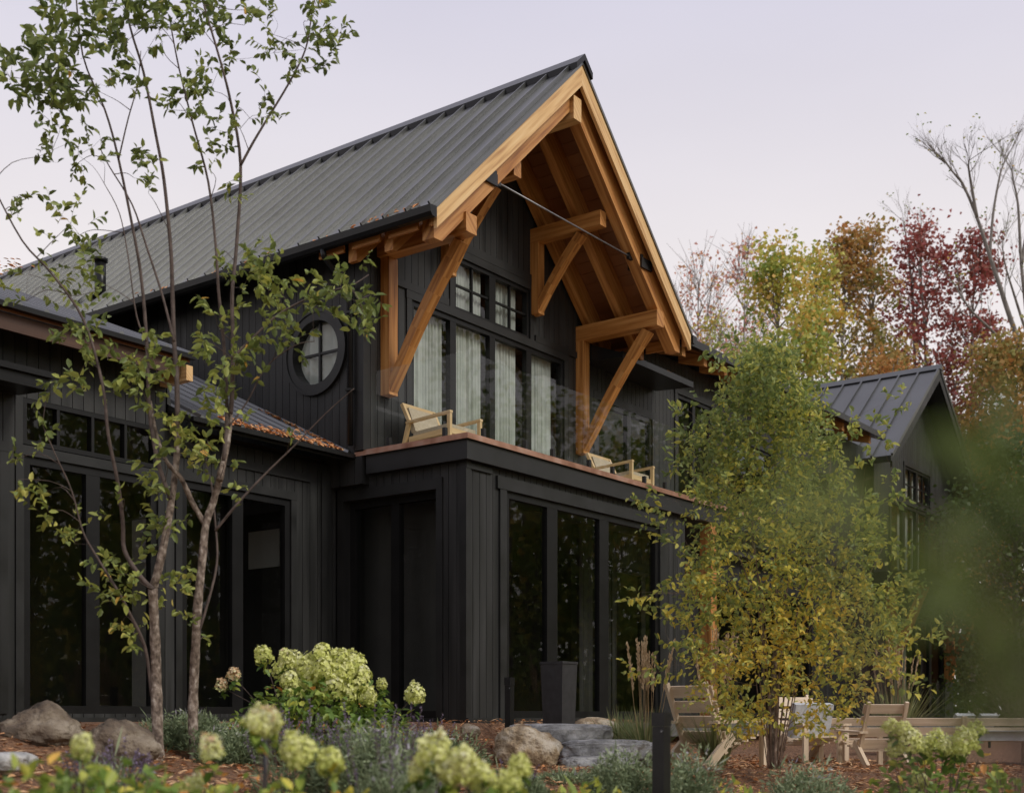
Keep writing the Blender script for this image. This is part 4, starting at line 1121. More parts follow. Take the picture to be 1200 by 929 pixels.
leafy_mound('low leafy plant below the small faded hydrangea head', 262, 6.2, 905, 0.5, 420)
leafy_mound('low leafy plant in front of the lowest stone step', 682, 7.6, 908, 0.6, 520)
leafy_mound('low leafy plant below the chairs left of the golden birch', 868, 8.2, 908, 0.6, 520)
leafy_mound('low leafy plant between the lower left corner and the birch trunks', 178, 5.8, 905, 0.45, 420)


def feather_grass(label, px, Y, top, wid, n, plumes, group, blade=0.5):
    b = on_ground(px, Y, -0.02); t = empty('feather_grass', b, label, 'ornamental grass', group); H_ = (838 - top) / FOC * Y - b.z
    mb = Leaves()
    for i in range(n):
        a = rnd(0, 6.283); o = Vector((math.cos(a), math.sin(a), 0)); r0 = rnd(0, 0.12) * wid
        p = b + o * r0; l = H_ * blade * rnd(0.6, 1.1); lean = rnd(0.1, 0.75)
        p1 = p + o * lean * l * 0.3 + Vector((0, 0, l * 0.55)); p2 = p + o * lean * l * 0.9 + Vector((0, 0, l * (0.95 - 0.4 * lean)))
        tt = random.random(); side = o.cross(Vector((0, 0, 1)))
        mb.put(p, p1 - p, o, (p1 - p).length, 0.012, tt); mb.put(p + (p1 - p) * 0.5, p2 - (p + (p1 - p) * 0.5), o, (p2 - p - (p1 - p) * 0.5).length, 0.010, tt)
    mb.build('blades', M['grassblade'], t, simple=True)
    if plumes:
        st = MB(); pv = Leaves()
        for i in range(plumes):
            a = rnd(0, 6.283); o = Vector((math.cos(a), math.sin(a), 0)); tip = b + o * rnd(0, 0.35) * wid + Vector((0, 0, H_ * rnd(0.78, 1.0))); p0 = b + o * 0.05
            st.tube([p0, (p0 + tip) / 2 + rvec(0.015), tip], [0.004, 0.003, 0.0015], 4, cap=False)
            for k in range(60):
                q = p0.lerp(tip, 0.68 + 0.32 * k / 60); pv.put(q, Vector((0, 0, 1)) + rvec(0.35), rvec(1), 0.05, 0.016, random.random())
        hang(st.build('stalks', M['plume']), t); pv.build('plumes', M['plume'], t, simple=True)


GG = 'clumps of feather reed grass'
feather_grass('tall feather reed grass with tan plumes behind the thick bollard', 757, 13.4, 738, 0.9, 320, 16, GG)
feather_grass('tall feather reed grass with tan plumes left of the golden birch crown', 838, 13.8, 730, 0.9, 260, 20, GG)
feather_grass('feather reed grass at the foot of the far porch brace', 1050, 18.5, 748, 1.0, 260, 16, GG, 0.8)
feather_grass('low feather reed grass without plumes between planter and bollard', 728, 13.9, 812, 0.8, 260, 0, GG, 0.9)


# ================================================================== TREES
def interp_path(pts, n=4):
    out = []
    P = [Vector(p) for p in pts]
    for i in range(len(P) - 1):
        a = P[max(i - 1, 0)]; b = P[i]; c = P[i + 1]; d = P[min(i + 2, len(P) - 1)]
        for k in range(n):
            t = k / n
            out.append(0.5 * ((2 * b) + (c - a) * t + (2 * a - 5 * b + 4 * c - d) * t * t + (3 * b - a - 3 * c + d) * t ** 3))
    out.append(P[-1]); return out


def traced(stem, Y, r0, r1, dY=0.0):
    n = len(stem); ph = rnd(0, 6)
    pts = [at(x, y, Y + dY * i / max(n - 1, 1) + 0.06 * math.sin(i * 1.3 + ph)) for i, (x, y) in enumerate(stem)]
    pp = interp_path(pts); m = len(pp)
    return pp, [r0 + (r1 - r0) * (i / (m - 1)) for i in range(m)]


def clustered_tree(name, label, cat, stems, clusters, Y, base, ll, mat, group, thin_mat, tintf, twig_r=0.004, jit=0.4, dens=1.3):
    t = empty(name, base, label, cat, group)
    tr = MB(); br = MB(); lv = Leaves(); nodes = []
    for (stem, r0, r1, dY, big) in stems:
        pp, rr = traced(stem, Y, r0, r1, dY)
        if big:
            rr = [r * (1 + 0.10 * math.sin(i * 1.9) * math.sin(i * 0.7)) for i, r in enumerate(rr)]
        (tr if big else br).tube(pp, rr, 9 if big else 6)
        nodes += [(p, r) for p, r in zip(pp, rr)]
    for (cx, cy, rx, ry, n, sz) in clusters:
        per = 7; k = max(1, int(n * dens) // per)
        for i in range(k):
            a = rnd(0, 6.283); q = math.sqrt(random.random())
            tgt = at(cx + rx * q * math.cos(a), cy + ry * q * math.sin(a), Y + rnd(-jit, jit))
            # nearest lower stem point
            best = min(nodes, key=lambda e: (e[0] - tgt).length + 0.9 * max(0, e[0].z - tgt.z + 0.05))
            ln = (best[0] - tgt).length
            if ln > 0.25:
                st_ = best[0]
                pp = [st_, st_.lerp(tgt, 0.5) + rvec(0.05) + Vector((0, 0, 0.04)), tgt]
                br.tube(interp_path(pp, 3), [min(twig_r, best[1] * 0.8) * (1 - 0.6 * j / 6) for j in range(7)], 4, cap=False)
                nodes.append((tgt, twig_r * 0.5)); nodes.append((pp[1], twig_r * 0.7))
            d = (tgt - best[0]); d = d.normalized() if ln > 1e-3 else Vector((0, 0, 1))
            e = tgt + (d * 0.6 + rvec(0.6) + Vector((0, 0, 0.15))).normalized() * rnd(0.12, 0.22)
            leafy_twig(br, lv, tgt, e, twig_r * 0.5, per, ll * sz, tintf, 0.05, 0.0)
    if tr.v: hang(tr.build('trunk', M['bark'], recalc=False), t)
    hang(br.build('branch', thin_mat, recalc=False), t); lv.build('crown', mat, t)
    return t


Yt = 10.4
trunkA = [
    ([(186, 898), (184, 840), (183, 790), (181, 735), (179, 690)], 0.050, 0.038, 0.0, True),
    ([(179, 690), (186, 665), (193, 632), (201, 586), (207, 535), (208, 490)], 0.0375, 0.023, 0.1, True),
    ([(208, 490), (207, 440), (204, 400), (202, 340), (200, 290), (192, 210), (183, 160), (168, 84), (152, 30), (142, -30)], 0.023, 0.008, 0.25, False),
    ([(179, 690), (165, 676), (146, 645), (144, 612), (138, 565), (127, 510), (120, 450), (98, 375), (60, 320), (26, 282), (-10, 215)], 0.022, 0.006, -0.3, False),
    ([(178, 815), (170, 758), (150, 715), (138, 692), (112, 650), (97, 622), (84, 575), (66, 535), (50, 498)], 0.016, 0.004, -0.2, False),
    ([(204, 400), (190, 345), (172, 290), (155, 240), (128, 195), (118, 175)], 0.012, 0.004, 0.2, False),
    ([(200, 585), (185, 540), (175, 480), (172, 400), (166, 330), (158, 280), (139, 187), (123, 129), (97, 65), (88, -20)], 0.020, 0.006, 0.2, False),
    ([(139, 187), (150, 140), (161, 100), (165, 60)], 0.007, 0.003, 0.1, False),
    ([(172, 400), (160, 370), (150, 300), (140, 250), (122, 215)], 0.008, 0.003, -0.1, False),
]
trunkB = [
    ([(229, 898), (226, 850), (227, 800), (229, 760), (232, 705), (237, 655), (241, 615), (250, 587), (257, 563)], 0.045, 0.028, 0.0, True),
    ([(257, 563), (266, 520), (270, 485)], 0.030, 0.022, 0.05, True),
    ([(270, 485), (272, 460), (273, 400), (272, 345), (277, 290), (282, 194), (271, 123), (258, 71), (239, 6), (232, -30)], 0.022, 0.008, 0.15, False),
    ([(241, 615), (226, 590), (212, 560), (196, 542), (184, 512), (176, 470)], 0.026, 0.012, -0.1, True),
    ([(262, 540), (266, 480), (262, 400), (256, 340), (253, 290), (244, 213), (226, 145), (210, 81), (200, 30)], 0.018, 0.006, 0.1, False),
    ([(282, 194), (295, 170), (308, 148), (339, 97), (358, 58), (365, 20), (372, -20)], 0.012, 0.005, 0.1, False),
    ([(232, 742), (240, 718), (254, 661), (252, 610), (247, 560)], 0.014, 0.008, 0.15, False),
    ([(252, 622), (280, 588), (310, 556), (345, 522), (382, 484), (415, 455)], 0.013, 0.003, 0.1, False),
    ([(272, 420), (300, 392), (330, 366), (372, 345), (410, 335), (432, 322)], 0.012, 0.004, 0.3, False),
    ([(410, 335), (424, 360), (428, 400)], 0.005, 0.002, 0.1, False),
    ([(268, 500), (290, 470), (312, 430), (345, 405), (368, 400)], 0.008, 0.003, 0.1, False),
]
clA = [(48, 78, 50, 40, 190, 1.2), (85, 35, 55, 40, 170, 1.15), (150, 30, 50, 35, 180, 1.1), (75, 110, 45, 26, 120, 1.2), (65, 165, 30, 30, 60, 0.9), (130, 95, 35, 28, 60, 0.95), (170, 190, 14, 45, 45, 0.9), (105, 175, 28, 30, 56, 0.9), (80, 262, 28, 25, 45, 0.85), (14, 245, 14, 22, 28, 0.85), (100, 288, 16, 16, 28, 0.9), (45, 330, 35, 30, 60, 0.9), (105, 330, 22, 30, 49, 0.95), (100, 400, 28, 34, 84, 1.0), (80, 450, 26, 20, 42, 1.05), (140, 440, 26, 30, 63, 1.0), (180, 440, 20, 45, 98, 1.0), (200, 500, 22, 30, 70, 1.0), (22, 545, 14, 18, 21, 0.95), (60, 590, 18, 22, 42, 0.95), (85, 620, 14, 20, 35, 0.95), (125, 680, 20, 26, 63, 0.95), (150, 700, 18, 36, 70, 0.95), (160, 760, 12, 26, 35, 0.95), (190, 600, 16, 60, 70, 0.95), (196, 690, 14, 30, 28, 0.95), (140, 600, 8, 18, 14, 0.9), (52, 505, 10, 14, 18, 0.9), (182, 560, 14, 26, 42, 1)]
clB = [(210, 25, 38, 30, 110, 1.0), (260, 20, 36, 25, 90, 1.0), (235, 95, 20, 26, 56, 0.95), (262, 70, 12, 26, 35, 0.9), (215, 125, 26, 28, 60, 0.95), (268, 145, 14, 24, 42, 0.9), (245, 190, 14, 24, 35, 0.9), (262, 225, 16, 12, 21, 0.9), (325, 58, 13, 20, 42, 0.85), (322, 15, 8, 14, 18, 0.9), (385, 25, 28, 26, 98, 0.9), (366, 70, 20, 16, 42, 0.85), (345, 88, 14, 12, 18, 0.8), (305, 138, 18, 14, 35, 0.85), (300, 95, 8, 6, 10, 0.8), (275, 320, 24, 26, 60, 1.0), (255, 400, 22, 40, 84, 1.05), (285, 440, 24, 34, 70, 1.05), (262, 480, 22, 24, 70, 1.0), (330, 362, 26, 20, 63, 1.1), (305, 330, 24, 20, 49, 1.05), (375, 350, 22, 24, 63, 1.1), (418, 340, 24, 30, 105, 1.15), (428, 400, 8, 18, 21, 1.05), (315, 400, 26, 18, 49, 1.05), (345, 405, 14, 12, 21, 1.0), (255, 540, 20, 22, 42, 0.95), (225, 530, 18, 26, 42, 0.95), (222, 700, 12, 40, 28, 0.9), (244, 745, 10, 12, 10, 0.9), (283, 590, 8, 8, 10, 0.9), (340, 515, 6, 6, 4, 0.8), (300, 300, 14, 10, 18, 1.0), (292, 570, 7, 5, 7, .9)]


def tA(p): return min(1, max(0, 0.42 + 0.28 * (tint_hash(p, 2.2) - 0.5) + rnd(-0.28, 0.36) - 0.06 * (p.z - 2.6) + (0.5 if random.random() < 0.02 else 0)))


GB = 'young multi stem trees before the left wing'
bA = at(186, 892, Yt); bB = at(229, 894, Yt)
clustered_tree('young_tree', 'young multi stem tree nearest the left edge, forking low above the dark boulder', 'tree', trunkA, clA, Yt, bA, 0.086, M['serviceberry'], GB, M['twig'], tA)
clustered_tree('young_tree', 'young multi stem tree with a branch reaching across the round window', 'tree', trunkB, clB, Yt + 0.15, bB, 0.086, M['serviceberry'], GB, M['twig'], tA)

# ---- golden birch in the middle right
Yb = 12.0
bst = []
for tx, ty, r0 in ((905, 420, 0.040), (880, 450, 0.022), (935, 460, 0.024), (850, 520, 0.016), (975, 520, 0.018), (830, 600, 0.012), (1010, 580, 0.014), (1035, 640, 0.011), (870, 560, 0.012), (945, 560, 0.012), (805, 690, 0.009), (1050, 720, 0.009)):
    x0 = 906 + (tx - 906) * 0.06; mx_ = 906 + (tx - 906) * 0.35
    bst.append(([(x0, 900), (x0 + (tx - 906) * 0.10, 830), (mx_ + rnd(-6, 6), 720), ((mx_ + tx) / 2 + (tx - mx_) * 0.2 + rnd(-6, 6), (720 + ty) / 2), (tx, ty)], r0 * (1 if r0 > 0.03 else 0.6), 0.003, rnd(0.0, 0.8), False))
bst[0] = bst[0][:4] + (True,)
bcl = []
env = [(430, 882, 925), (470, 842, 948), (500, 822, 965), (540, 808, 985), (580, 815, 1005), (620, 812, 1030), (660, 810, 1065), (700, 800, 1070), (740, 800, 1060), (780, 808, 1048), (820, 815, 1020), (850, 850, 985)]
ey = [e[0] for e in env]; el = [e[1] for e in env]; er = [e[2] for e in env]
for i in range(1900):
    y = rnd(418, 858); a = np.interp(y, ey, el); b = np.interp(y, ey, er)
    x = a + (b - a) * random.random()
    if math.sin(x * 0.055 + 1.3 * math.sin(y * 0.031)) * math.sin(y * 0.047 + 0.02 * x) > 0.45 and random.random() < 0.8: continue
    if y > 790 and random.random() < 0.4: continue
    bcl.append((x, y, 8, 8, 14, rnd(0.8, 1.2)))
for (x, y) in ((770, 590), (785, 545), (760, 600), (800, 525), (775, 615), (790, 630), (805, 505), (800, 480), (765, 700), (748, 702), (785, 690), (770, 780), (750, 785), (795, 760), (810, 655), (790, 720), (1055, 470), (1040, 560), (1030, 530), (1020, 600), (1045, 590), (1000, 500), (1035, 495), (1085, 745), (1075, 760), (1060, 800), (840, 425), (862, 412), (900, 405), (870, 432), (925, 420)):
    bcl.append((x, y, 14, 9, 28, 1.25))


def tB(p):
    X = (p - CAM).dot(RGT) / 12 * FOC + 600; z = p.z; y = 838 - z / 12 * FOC
    low = min(max((y - 520) / 250, 0), 1); core = 1 - min(abs(X - 910) / 130, 1)
    return min(1, max(0, 0.14 + 0.30 * low + 0.22 * core * (0.4 + low) + 0.3 * (tint_hash(p, 2.5) - 0.5) + rnd(-0.4, 0.46)))


clustered_tree('birch', 'young birch with green and golden leaves in front of the porch', 'tree', bst, bcl, Yb, at(905, 893, Yb), 0.060, M['birchleaf'], None, M['birchbark'], tB, 0.0025, 0.7, 1.0)

# ---- trees beyond the house
def far_tree(label, px, Y, top, rad, zc, nclump, per, ls, mat, trunk_r=0.16, group=None, shape=0.8, seed=1, sparse=1.0, lean=0.0, name='maple_tree', twigs=0, tmode=0, toff=0.0):
    rng = random.Random(seed); b = at(px, 838, Y); b.z = gz(b) - 0.2
    H_ = (838 - top) / FOC * Y
    t = empty(name, b, label, 'tree', group)
    tr = MB(); lv = Leaves()
    tp = [b + Vector((rng.uniform(-.3, .3) * k, rng.uniform(-.3, .3) * k, (H_ - b.z) * k)) + RGT * lean * k * H_ for k in (0, 0.25, 0.5, 0.75, 0.95)]
    tr.tube(interp_path(tp, 3), [trunk_r * (1 - 0.9 * i / 12) for i in range(13)], 7)
    tpp = interp_path(tp, 6)
    for i in range(nclump):
        k = rng.random() ** 0.85; r = rad * (math.sin(math.pi * min(1, k * 0.92 + 0.06)) ** shape) * math.sqrt(rng.uniform(0.08, 1)); a = rng.uniform(0, 6.283)
        zz = zc + (H_ - zc) * k
        ax = tpp[min(int(len(tpp) * max(0, (zz - b.z) / (H_ - b.z)) * 0.95), len(tpp) - 1)]
        c = Vector((ax.x + math.cos(a) * r, ax.y + math.sin(a) * r, zz))
        jn = tpp[max(0, min(int(len(tpp) * max(0, (zz - b.z - r * 0.9) / (H_ - b.z)) * 0.95), len(tpp) - 1))]
        m_ = jn.lerp(c, 0.55) + Vector((rng.uniform(-.2, .2), rng.uniform(-.2, .2), -0.05 * r))
        tr.tube([jn, m_, c], [max(0.02, trunk_r * 0.22), trunk_r * 0.13, 0.010], 4, cap=False)
        for q in range(twigs):
            e = c + Vector((rng.gauss(0, .45), rng.gauss(0, .45), rng.uniform(0.1, 1.1))); tr.tube([m_.lerp(c, rng.random()), e], [0.012, 0.005], 3, cap=False)
        ct = rng.uniform(-0.22, 0.22); cr_ = rad * 0.17 * rng.uniform(0.7, 1.3)
        for q in range(int(1.9 * per * rng.uniform(0.5, 1.4) * sparse)):
            o = Vector((rng.gauss(0, 1), rng.gauss(0, 1), rng.gauss(0, 0.8))) * cr_
            tt = 0.4 + toff + ct + rng.uniform(-0.2, 0.2) + (0.38 * k if tmode == 0 else 0.15 * math.sin(c.x * 1.3 + c.z))
            s_ = ls * rng.uniform(0.6, 1.2)
            lv.put(c + o, Vector((rng.uniform(-1, 1), rng.uniform(-1, 1), rng.uniform(-1, 0.4))), Vector((rng.uniform(-1, 1), rng.uniform(-1, 1), rng.uniform(-0.2, 1))), s_, s_ * 0.8, tt)
    hang(tr.build('trunk', M['darkbark'], recalc=False), t); lv.build('crown', mat, t, simple=True)
    return t


GF_ = 'autumn trees beyond the house'
far_tree('green maple with a few orange tips rising behind the birch', 915, 40, 290, 1.9, 1.0, 150, 46, 0.17, M['greenmaple'], 0.15, GF_, 0.7, 11)
far_tree('green maple tree left of the orange topped maple', 958, 42, 300, 1.7, 2.0, 110, 40, 0.17, M['greenmaple'], 0.14, GF_, 0.7, 12)
far_tree('slender maple turning orange at the top', 985, 44, 268, 1.5, 3.0, 100, 36, 0.17, M['orangemaple'], 0.13, GF_, 0.6, 13, toff=-0.12, sparse=0.8)
far_tree('orange and green maple between the green and the red maples', 1025, 44, 262, 1.45, 3.0, 90, 36, 0.17, M['orangemaple'], 0.13, GF_, 0.6, 14, toff=-0.2, sparse=0.8)
far_tree('red maple with crimson crown above the far gable', 1085, 46, 262, 1.9, 3.0, 120, 44, 0.17, M['redmaple'], 0.15, GF_, 0.6, 15, toff=-0.12, sparse=0.8)
far_tree('narrower red maple with crimson crown leaning on the bare tree', 1142, 46, 270, 1.6, 4.0, 100, 40, 0.17, M['redmaple'], 0.14, GF_, 0.6, 16, toff=-0.1, sparse=0.8)
far_tree('orange maple behind the right slope of the far gable', 1185, 36, 392, 1.9, 1.5, 130, 46, 0.15, M['orangemaple'], 0.14, GF_, 0.6, 17, tmode=1, toff=0.28)
far_tree('dull green leafy tree under the orange maple at the right edge', 1190, 30, 520, 1.9, -0.3, 150, 46, 0.13, M['darkgreen'], 0.12, GF_, 0.5, 18, tmode=1)
far_tree('dark green leafy tree at the right shoulder of the far gable', 1178, 38, 480, 1.7, -0.3, 130, 46, 0.14, M['darkgreen'], 0.12, GF_, 0.5, 19, tmode=1)
far_tree('low rusty tree behind the ridge of the far gable', 1040, 40, 405, 1.9, 2.0, 110, 40, 0.16, M['orangemaple'], 0.13, GF_, 0.5, 20, tmode=1, toff=0.2)
GR = 'half bare rust trees behind the main roof'
far_tree('half bare tree with rust leaves closest to the gable eave', 815, 52, 300, 2.0, 7.5, 80, 15, 0.16, M['rustleaf'], 0.12, GR, 0.6, 21, twigs=7)
far_tree('half bare tree with rust leaves left of the green maple', 868, 54, 288, 2.1, 7.0, 90, 15, 0.16, M['rustleaf'], 0.12, GR, 0.6, 22, twigs=7)
far_tree('sparse pale green sapling behind the half bare rust trees', 842, 48, 372, 1.6, 4.5, 60, 16, 0.15, M['greenmaple'], 0.09, GR, 0.6, 23, twigs=3)


def bare_tree(label, limbs, Y, base, group, seed):
    rng = random.Random(seed); t = empty('bare_tree', base, label, 'tree', group); tr = MB(); lv = Leaves()

    def grow(p, d, ln, r, lev):
        e = p + d * ln; m_ = p.lerp(e, 0.5) + Vector((rng.uniform(-1, 1), rng.uniform(-1, 1), rng.uniform(-1, 1))) * ln * 0.05
        tr.tube([p, m_, e], [r, r * 0.8, r * 0.6], 5 if lev < 2 else 3, cap=False)
        if lev >= 4:
            if rng.random() < 0.12:
                for q in range(2): lv.put(e + Vector((rng.gauss(0, .12), rng.gauss(0, .12), rng.gauss(0, .12))), Vector((rng.gauss(0, 1), rng.gauss(0, 1), -0.5)), Vector((0.2, 0, 1)), 0.10, 0.07, rng.random())
            return
        for q in range(3 if lev < 3 else 4):
            s = rng.uniform(0.3, 1.0); nd = (d + Vector((rng.gauss(0, .38), rng.gauss(0, .38), rng.uniform(0.0, 0.4)))).normalized()
            grow(p.lerp(e, s), nd, ln * rng.uniform(0.5, 0.75), r * 0.48, lev + 1)
    for (stem, r0, r1, dY) in limbs:
        pts = [at(x, y, Y + dY * i / max(len(stem) - 1, 1)) for i, (x, y) in enumerate(stem)]; pp = interp_path(pts, 4)
        n = len(pp); tr.tube(pp, [r0 + (r1 - r0) * i / (n - 1) for i in range(n)], 7)
        for i in range(n // 3, n):
            if i % 2 == 0 or i > n * 0.6:
                d = (pp[i] - pp[i - 1]).normalized()
                grow(pp[i], (d + Vector((rng.gauss(0, .45), rng.gauss(0, .45), rng.uniform(-.1, .25)))).normalized(), rng.uniform(0.45, 1.0), max(0.012, (r0 + (r1 - r0) * i / n) * 0.25), 2)
    hang(tr.build('trunk', M['darkbark'], recalc=False), t); lv.build('crown', M['greenmaple'], t, simple=True)


GBT = 'tall bare trees at the right edge'
bare_tree('tall bare tree leaning left over the red maples', [
    ([(1222, 838), (1210, 560), (1198, 425), (1178, 355), (1160, 300), (1145, 255), (1128, 215), (1118, 203), (1110, 192)], 0.10, 0.012, 0),
    ([(1160, 300), (1164, 250), (1172, 205), (1177, 190), (1178, 180)], 0.045, 0.012, 0.6),
    ([(1145, 255), (1138, 215), (1135, 195), (1136, 188)], 0.05, 0.012, -0.5),
    ([(1128, 215), (1115, 200), (1104, 185)], 0.03, 0.01, -0.5),
    ([(1185, 410), (1160, 385), (1135, 360), (1120, 335)], 0.05, 0.012, -0.5)], 36, Vector(at(1222, 838, 36)) + Vector((0, 0, -0.6)), GBT, 5)
bare_tree('tall bare tree cut by the right edge of the picture', [
    ([(1232, 838), (1218, 560), (1206, 400), (1197, 310), (1193, 240), (1187, 210), (1186, 195)], 0.085, 0.012, 0),
    ([(1206, 400), (1190, 350), (1178, 310), (1174, 280)], 0.05, 0.012, -0.5), ([(1197, 310), (1205, 260), (1211, 225), (1213, 205)], 0.06, 0.012, 0.5)], 39, Vector(at(1232, 838, 39)) + Vector((0, 0, -0.6)), GBT, 6)
bare_tree('small leafless tree poking up between the orange and red maples', [
    ([(1075, 600), (1072, 420), (1068, 330), (1063, 285), (1058, 255)], 0.08, 0.012, 0), ([(1068, 330), (1075, 290), (1080, 262)], 0.03, 0.01, 0.3)], 47, Vector(at(1075, 838, 47)) + Vector((0, 0, -0.6)), None, 8)

# ---- the wood closing the view low down behind the trees
lv = Leaves(); rng = random.Random(9)
for i in range(420):
    Y = rng.uniform(50, 66); c = at(rng.uniform(880, 1420), 838, Y); c.z = gz(c) + 5.2 * rng.random() ** 1.2; ct = rng.uniform(0, 0.7)
    for q in range(26):
        lv.put(c + Vector((rng.gauss(0, .8), rng.gauss(0, .8), rng.gauss(0, .6))), Vector((rng.gauss(0, 1), rng.gauss(0, 1), rng.gauss(0, 1))), Vector((rng.gauss(0, 1), rng.gauss(0, 1), 0.5)), 0.4, 0.3, ct + rng.uniform(0, 0.3))
o = lv.build('far_undergrowth', M['darkgreen'], simple=True); tag(o, 'dark undergrowth closing the view behind the far gable', None, None, 'stuff')

# ---- near shrub at the right, out of focus
t = empty('near_shrub', at(1380, 838, 0.75) + Vector((0, 0, -1.47)), 'blurred dark green shrub leaning in from the right close to the lens', 'shrub')
br = MB(); lv = Leaves(); p0 = Vector(t.location)
stems_ = [((1250, 560), .7), ((1215, 640), 0.65), ((1200, 740), 0.66), ((1240, 480), .72), ((1150, 610), 0.62), ((1100, 615), 0.6), ((1160, 720), 0.6), ((960, 608), 0.56), ((1190, 800), 0.66)]
for (x, y), Y in stems_:
    e = at(x, y, Y); br.tube(interp_path([p0, p0.lerp(e, 0.5) + Vector((0, 0, 0.12)) + RGT * 0.08, e], 5), [0.006 - 0.0004 * i for i in range(11)], 5, cap=False)
def nearleaves(n, fx, fy, Yr, l, t0=0.05, t1=0.62):
    for i in range(n):
        c = at(fx(), fy(), rnd(*Yr)); s_ = l * rnd(0.7, 1.2)
        lv.put(c, rvec(1) + Vector((0, 0, -0.2)), rvec(0.7) + FWD * -0.6, s_, s_ * 0.55, rnd(t0, t1))
nearleaves(36, lambda: random.gauss(1158, 28), lambda: random.gauss(660, 100), (0.50, 0.72), 0.026)
nearleaves(8, lambda: random.gauss(1150, 14), lambda: rnd(450, 600), (0.50, 0.68), 0.024)
nearleaves(24, lambda: rnd(850, 1130), lambda: random.gauss(606, 30), (0.42, 0.54), 0.015, 0.6, 1.0)
nearleaves(16, lambda: rnd(960, 1130), lambda: random.gauss(690, 40), (0.42, 0.54), 0.016, 0.3, 0.8)
nearleaves(20, lambda: rnd(1100, 1215), lambda: rnd(690, 840), (0.48, 0.66), 0.022)
nearleaves(24, lambda: rnd(1215, 1330), lambda: rnd(560, 900), (0.55, 0.85), 0.03)
hang(br.build('branch', M['twig'], recalc=False), t); lv.build('foliage', M['nearleaf'], t)

# ---- woods on the garden side: they stand in the window reflections
lv = Leaves(); tr = MB(); rng = random.Random(3)
for i in range(130):
    u = rng.uniform(-36, 95); v = -25 - 16 * rng.random() - (8 if u < -8 else 0) + min(14, max(0, u - 22) * 0.35)
    b = Vector((u, v, -2.4)); hh = rng.uniform(7, 10) if -16 < u < 16 else rng.uniform(14, 21); tr.tube([b, b + Vector((rng.uniform(-.5, .5), rng.uniform(-.5, .5), hh * 0.9))], [0.22, 0.05], 6, cap=False)
    rr = rng.uniform(2.2, 3.8)
    for c_ in range(44):
        k = rng.random() ** 1.6; a = rng.uniform(0, 6.283); q = rr * math.sin(math.pi * (0.15 + 0.8 * k)) * math.sqrt(rng.random())
        c = b + Vector((math.cos(a) * q, math.sin(a) * q, hh * (0.12 + 0.88 * k))); ct = rng.uniform(0, 1)
        for q in range(30):
            lv.put(c + Vector((rng.gauss(0, .7), rng.gauss(0, .7), rng.gauss(0, .6))), Vector((rng.gauss(0, 1), rng.gauss(0, 1), rng.gauss(0, 1))), Vector((rng.gauss(0, 1), rng.gauss(0, 1), 0.5)), 0.42, 0.34, ct * 0.7 + rng.uniform(0, 0.3))
wd = empty('woods', (10, -32, -2.4), 'woods on the garden side, mirrored in the window glass', 'woods'); wd['kind'] = 'stuff'
hang(tr.build('trunks', M['darkbark'], recalc=False), wd); lv.build('leaves', M['greenmaple'], wd, simple=True)

# ================================================================== LITTER
n = 26000
U = RNG.uniform(-9.5, 3.5, n); V = RNG.uniform(-6.4, -0.15, n)
Z = ground_z(U, V) + 0.02 * np.sin(U * 3.1 + 1.3 * np.sin(V * 2.3)) * np.sin(V * 3.7 + U) + 0.012 + RNG.uniform(0, 0.02, n)
ang = RNG.uniform(0, 6.283, n); A = np.stack([np.cos(ang), np.sin(ang), RNG.normal(0, 0.18, n)], -1); NN = np.stack([RNG.normal(0, .4, n), RNG.normal(0, .4, n), np.ones(n)], -1)
o = leaf_object('bark_litter', np.stack([U, V, Z], -1), A, NN, RNG.uniform(0.04, 0.13, n), RNG.uniform(0.006, 0.018, n), RNG.uniform(0, 1, n), M['needles'], None, simple=True)
tag(o, 'brown bark and pine needle litter over the bed', None, None, 'stuff')
n = 1500
U = RNG.uniform(-9.5, 3.5, n); V = RNG.uniform(-6.4, -0.15, n); Z = ground_z(U, V) + 0.035
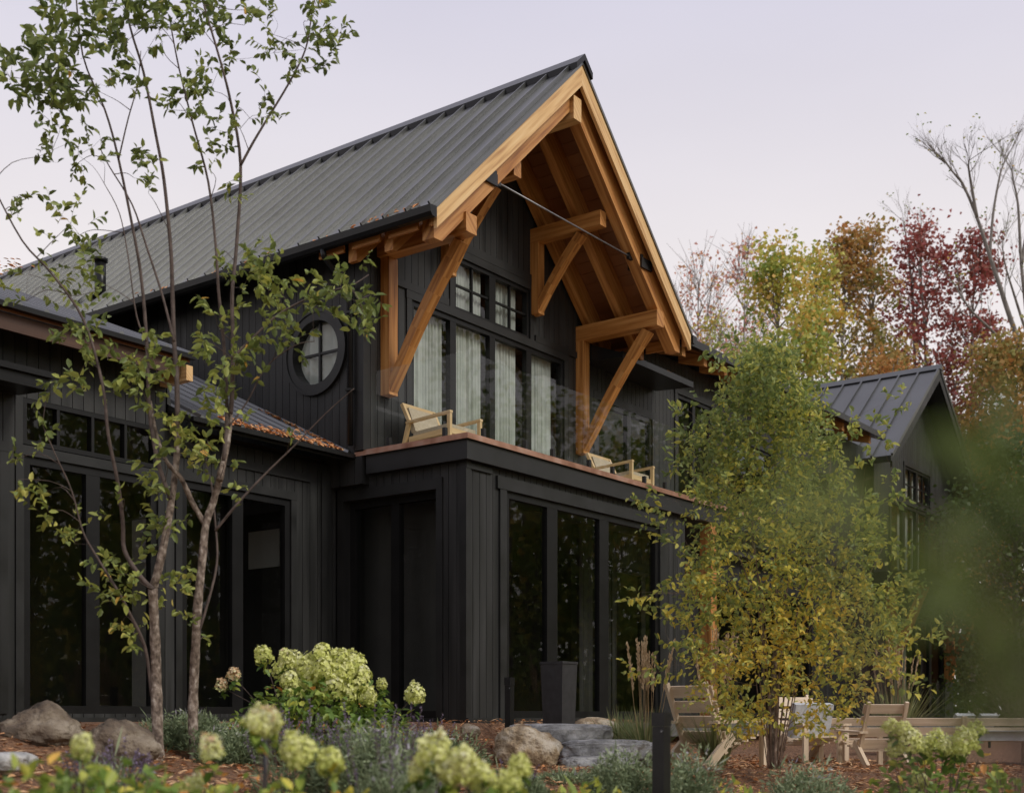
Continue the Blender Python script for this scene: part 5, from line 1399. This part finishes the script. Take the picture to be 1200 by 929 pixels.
ang = RNG.uniform(0, 6.283, n); A = np.stack([np.cos(ang), np.sin(ang), RNG.normal(0, 0.2, n)], -1); NN = np.stack([RNG.normal(0, .5, n), RNG.normal(0, .5, n), np.ones(n)], -1)
C1 = np.stack([U, V, Z], -1); L1 = RNG.uniform(0.035, 0.075, n); T1 = RNG.uniform(0, 1, n)
o = leaf_object('fallen_leaves', C1, A, NN, L1, L1 * 0.6, T1, M['copperleaf'], None)
tag(o, 'fallen orange leaves scattered over the mulch', None, None, 'stuff')
Cs = []; As = []; Ns = []
def roofleaf(u, v, z, sl, axis):
    Cs.append((u, v, z + 0.012 + 0.02 * random.random())); a = rnd(0, 6.283)
    if axis == 'v': As.append((math.cos(a), math.sin(a), sl * math.sin(a))); Ns.append((rnd(-.3, .3), -sl + rnd(-.3, .3), 1))
    else: As.append((math.cos(a), math.sin(a), sl * math.cos(a))); Ns.append((-sl + rnd(-.3, .3), rnd(-.3, .3), 1))
for i in range(420):
    u = -0.25 - 1.9 * random.random(); d = abs(random.gauss(0, 0.16)) + 0.02; v = 1.80 + d
    roofleaf(u, v, 3.40 + 0.475 * d, 0.475, 'v')
for i in range(120):
    u = -0.17 - 0.12 * random.random(); v = 1.9 + 1.5 * random.random(); roofleaf(u, v, 3.4 + 0.475 * (v - 1.8), 0.475, 'v')
for i in range(40):
    v = 0.3 + abs(random.gauss(0, 0.7)) if i < 22 else rnd(2.5, 6.5); d = 0.02 + abs(random.gauss(0, 0.05)); u = UC - HALF + d; roofleaf(u, v, zr(u), SL, 'u')
for i in range(80):
    roofleaf(rnd(5.3, 7.2), rnd(0.92, 1.2), 5.78, 0.3, 'v')
for i in range(70):
    d = abs(random.gauss(0, 0.35)); roofleaf(-2.8 - d * 0.6, 5.6 + rnd(-.8, .8), 4.08 + 0.4 * (5.6 - 1.76) + 0.1, 0.4, 'v')
n = len(Cs); L1 = RNG.uniform(0.05, 0.10, n)
o = leaf_object('roof_leaves', np.array(Cs), np.array(As), np.array(Ns), L1, L1 * 0.6, RNG.uniform(0.2, 1, n), M['copperleaf'], None)
tag(o, 'dead orange leaves lying along the roof eaves and gutters', None, None, 'stuff')
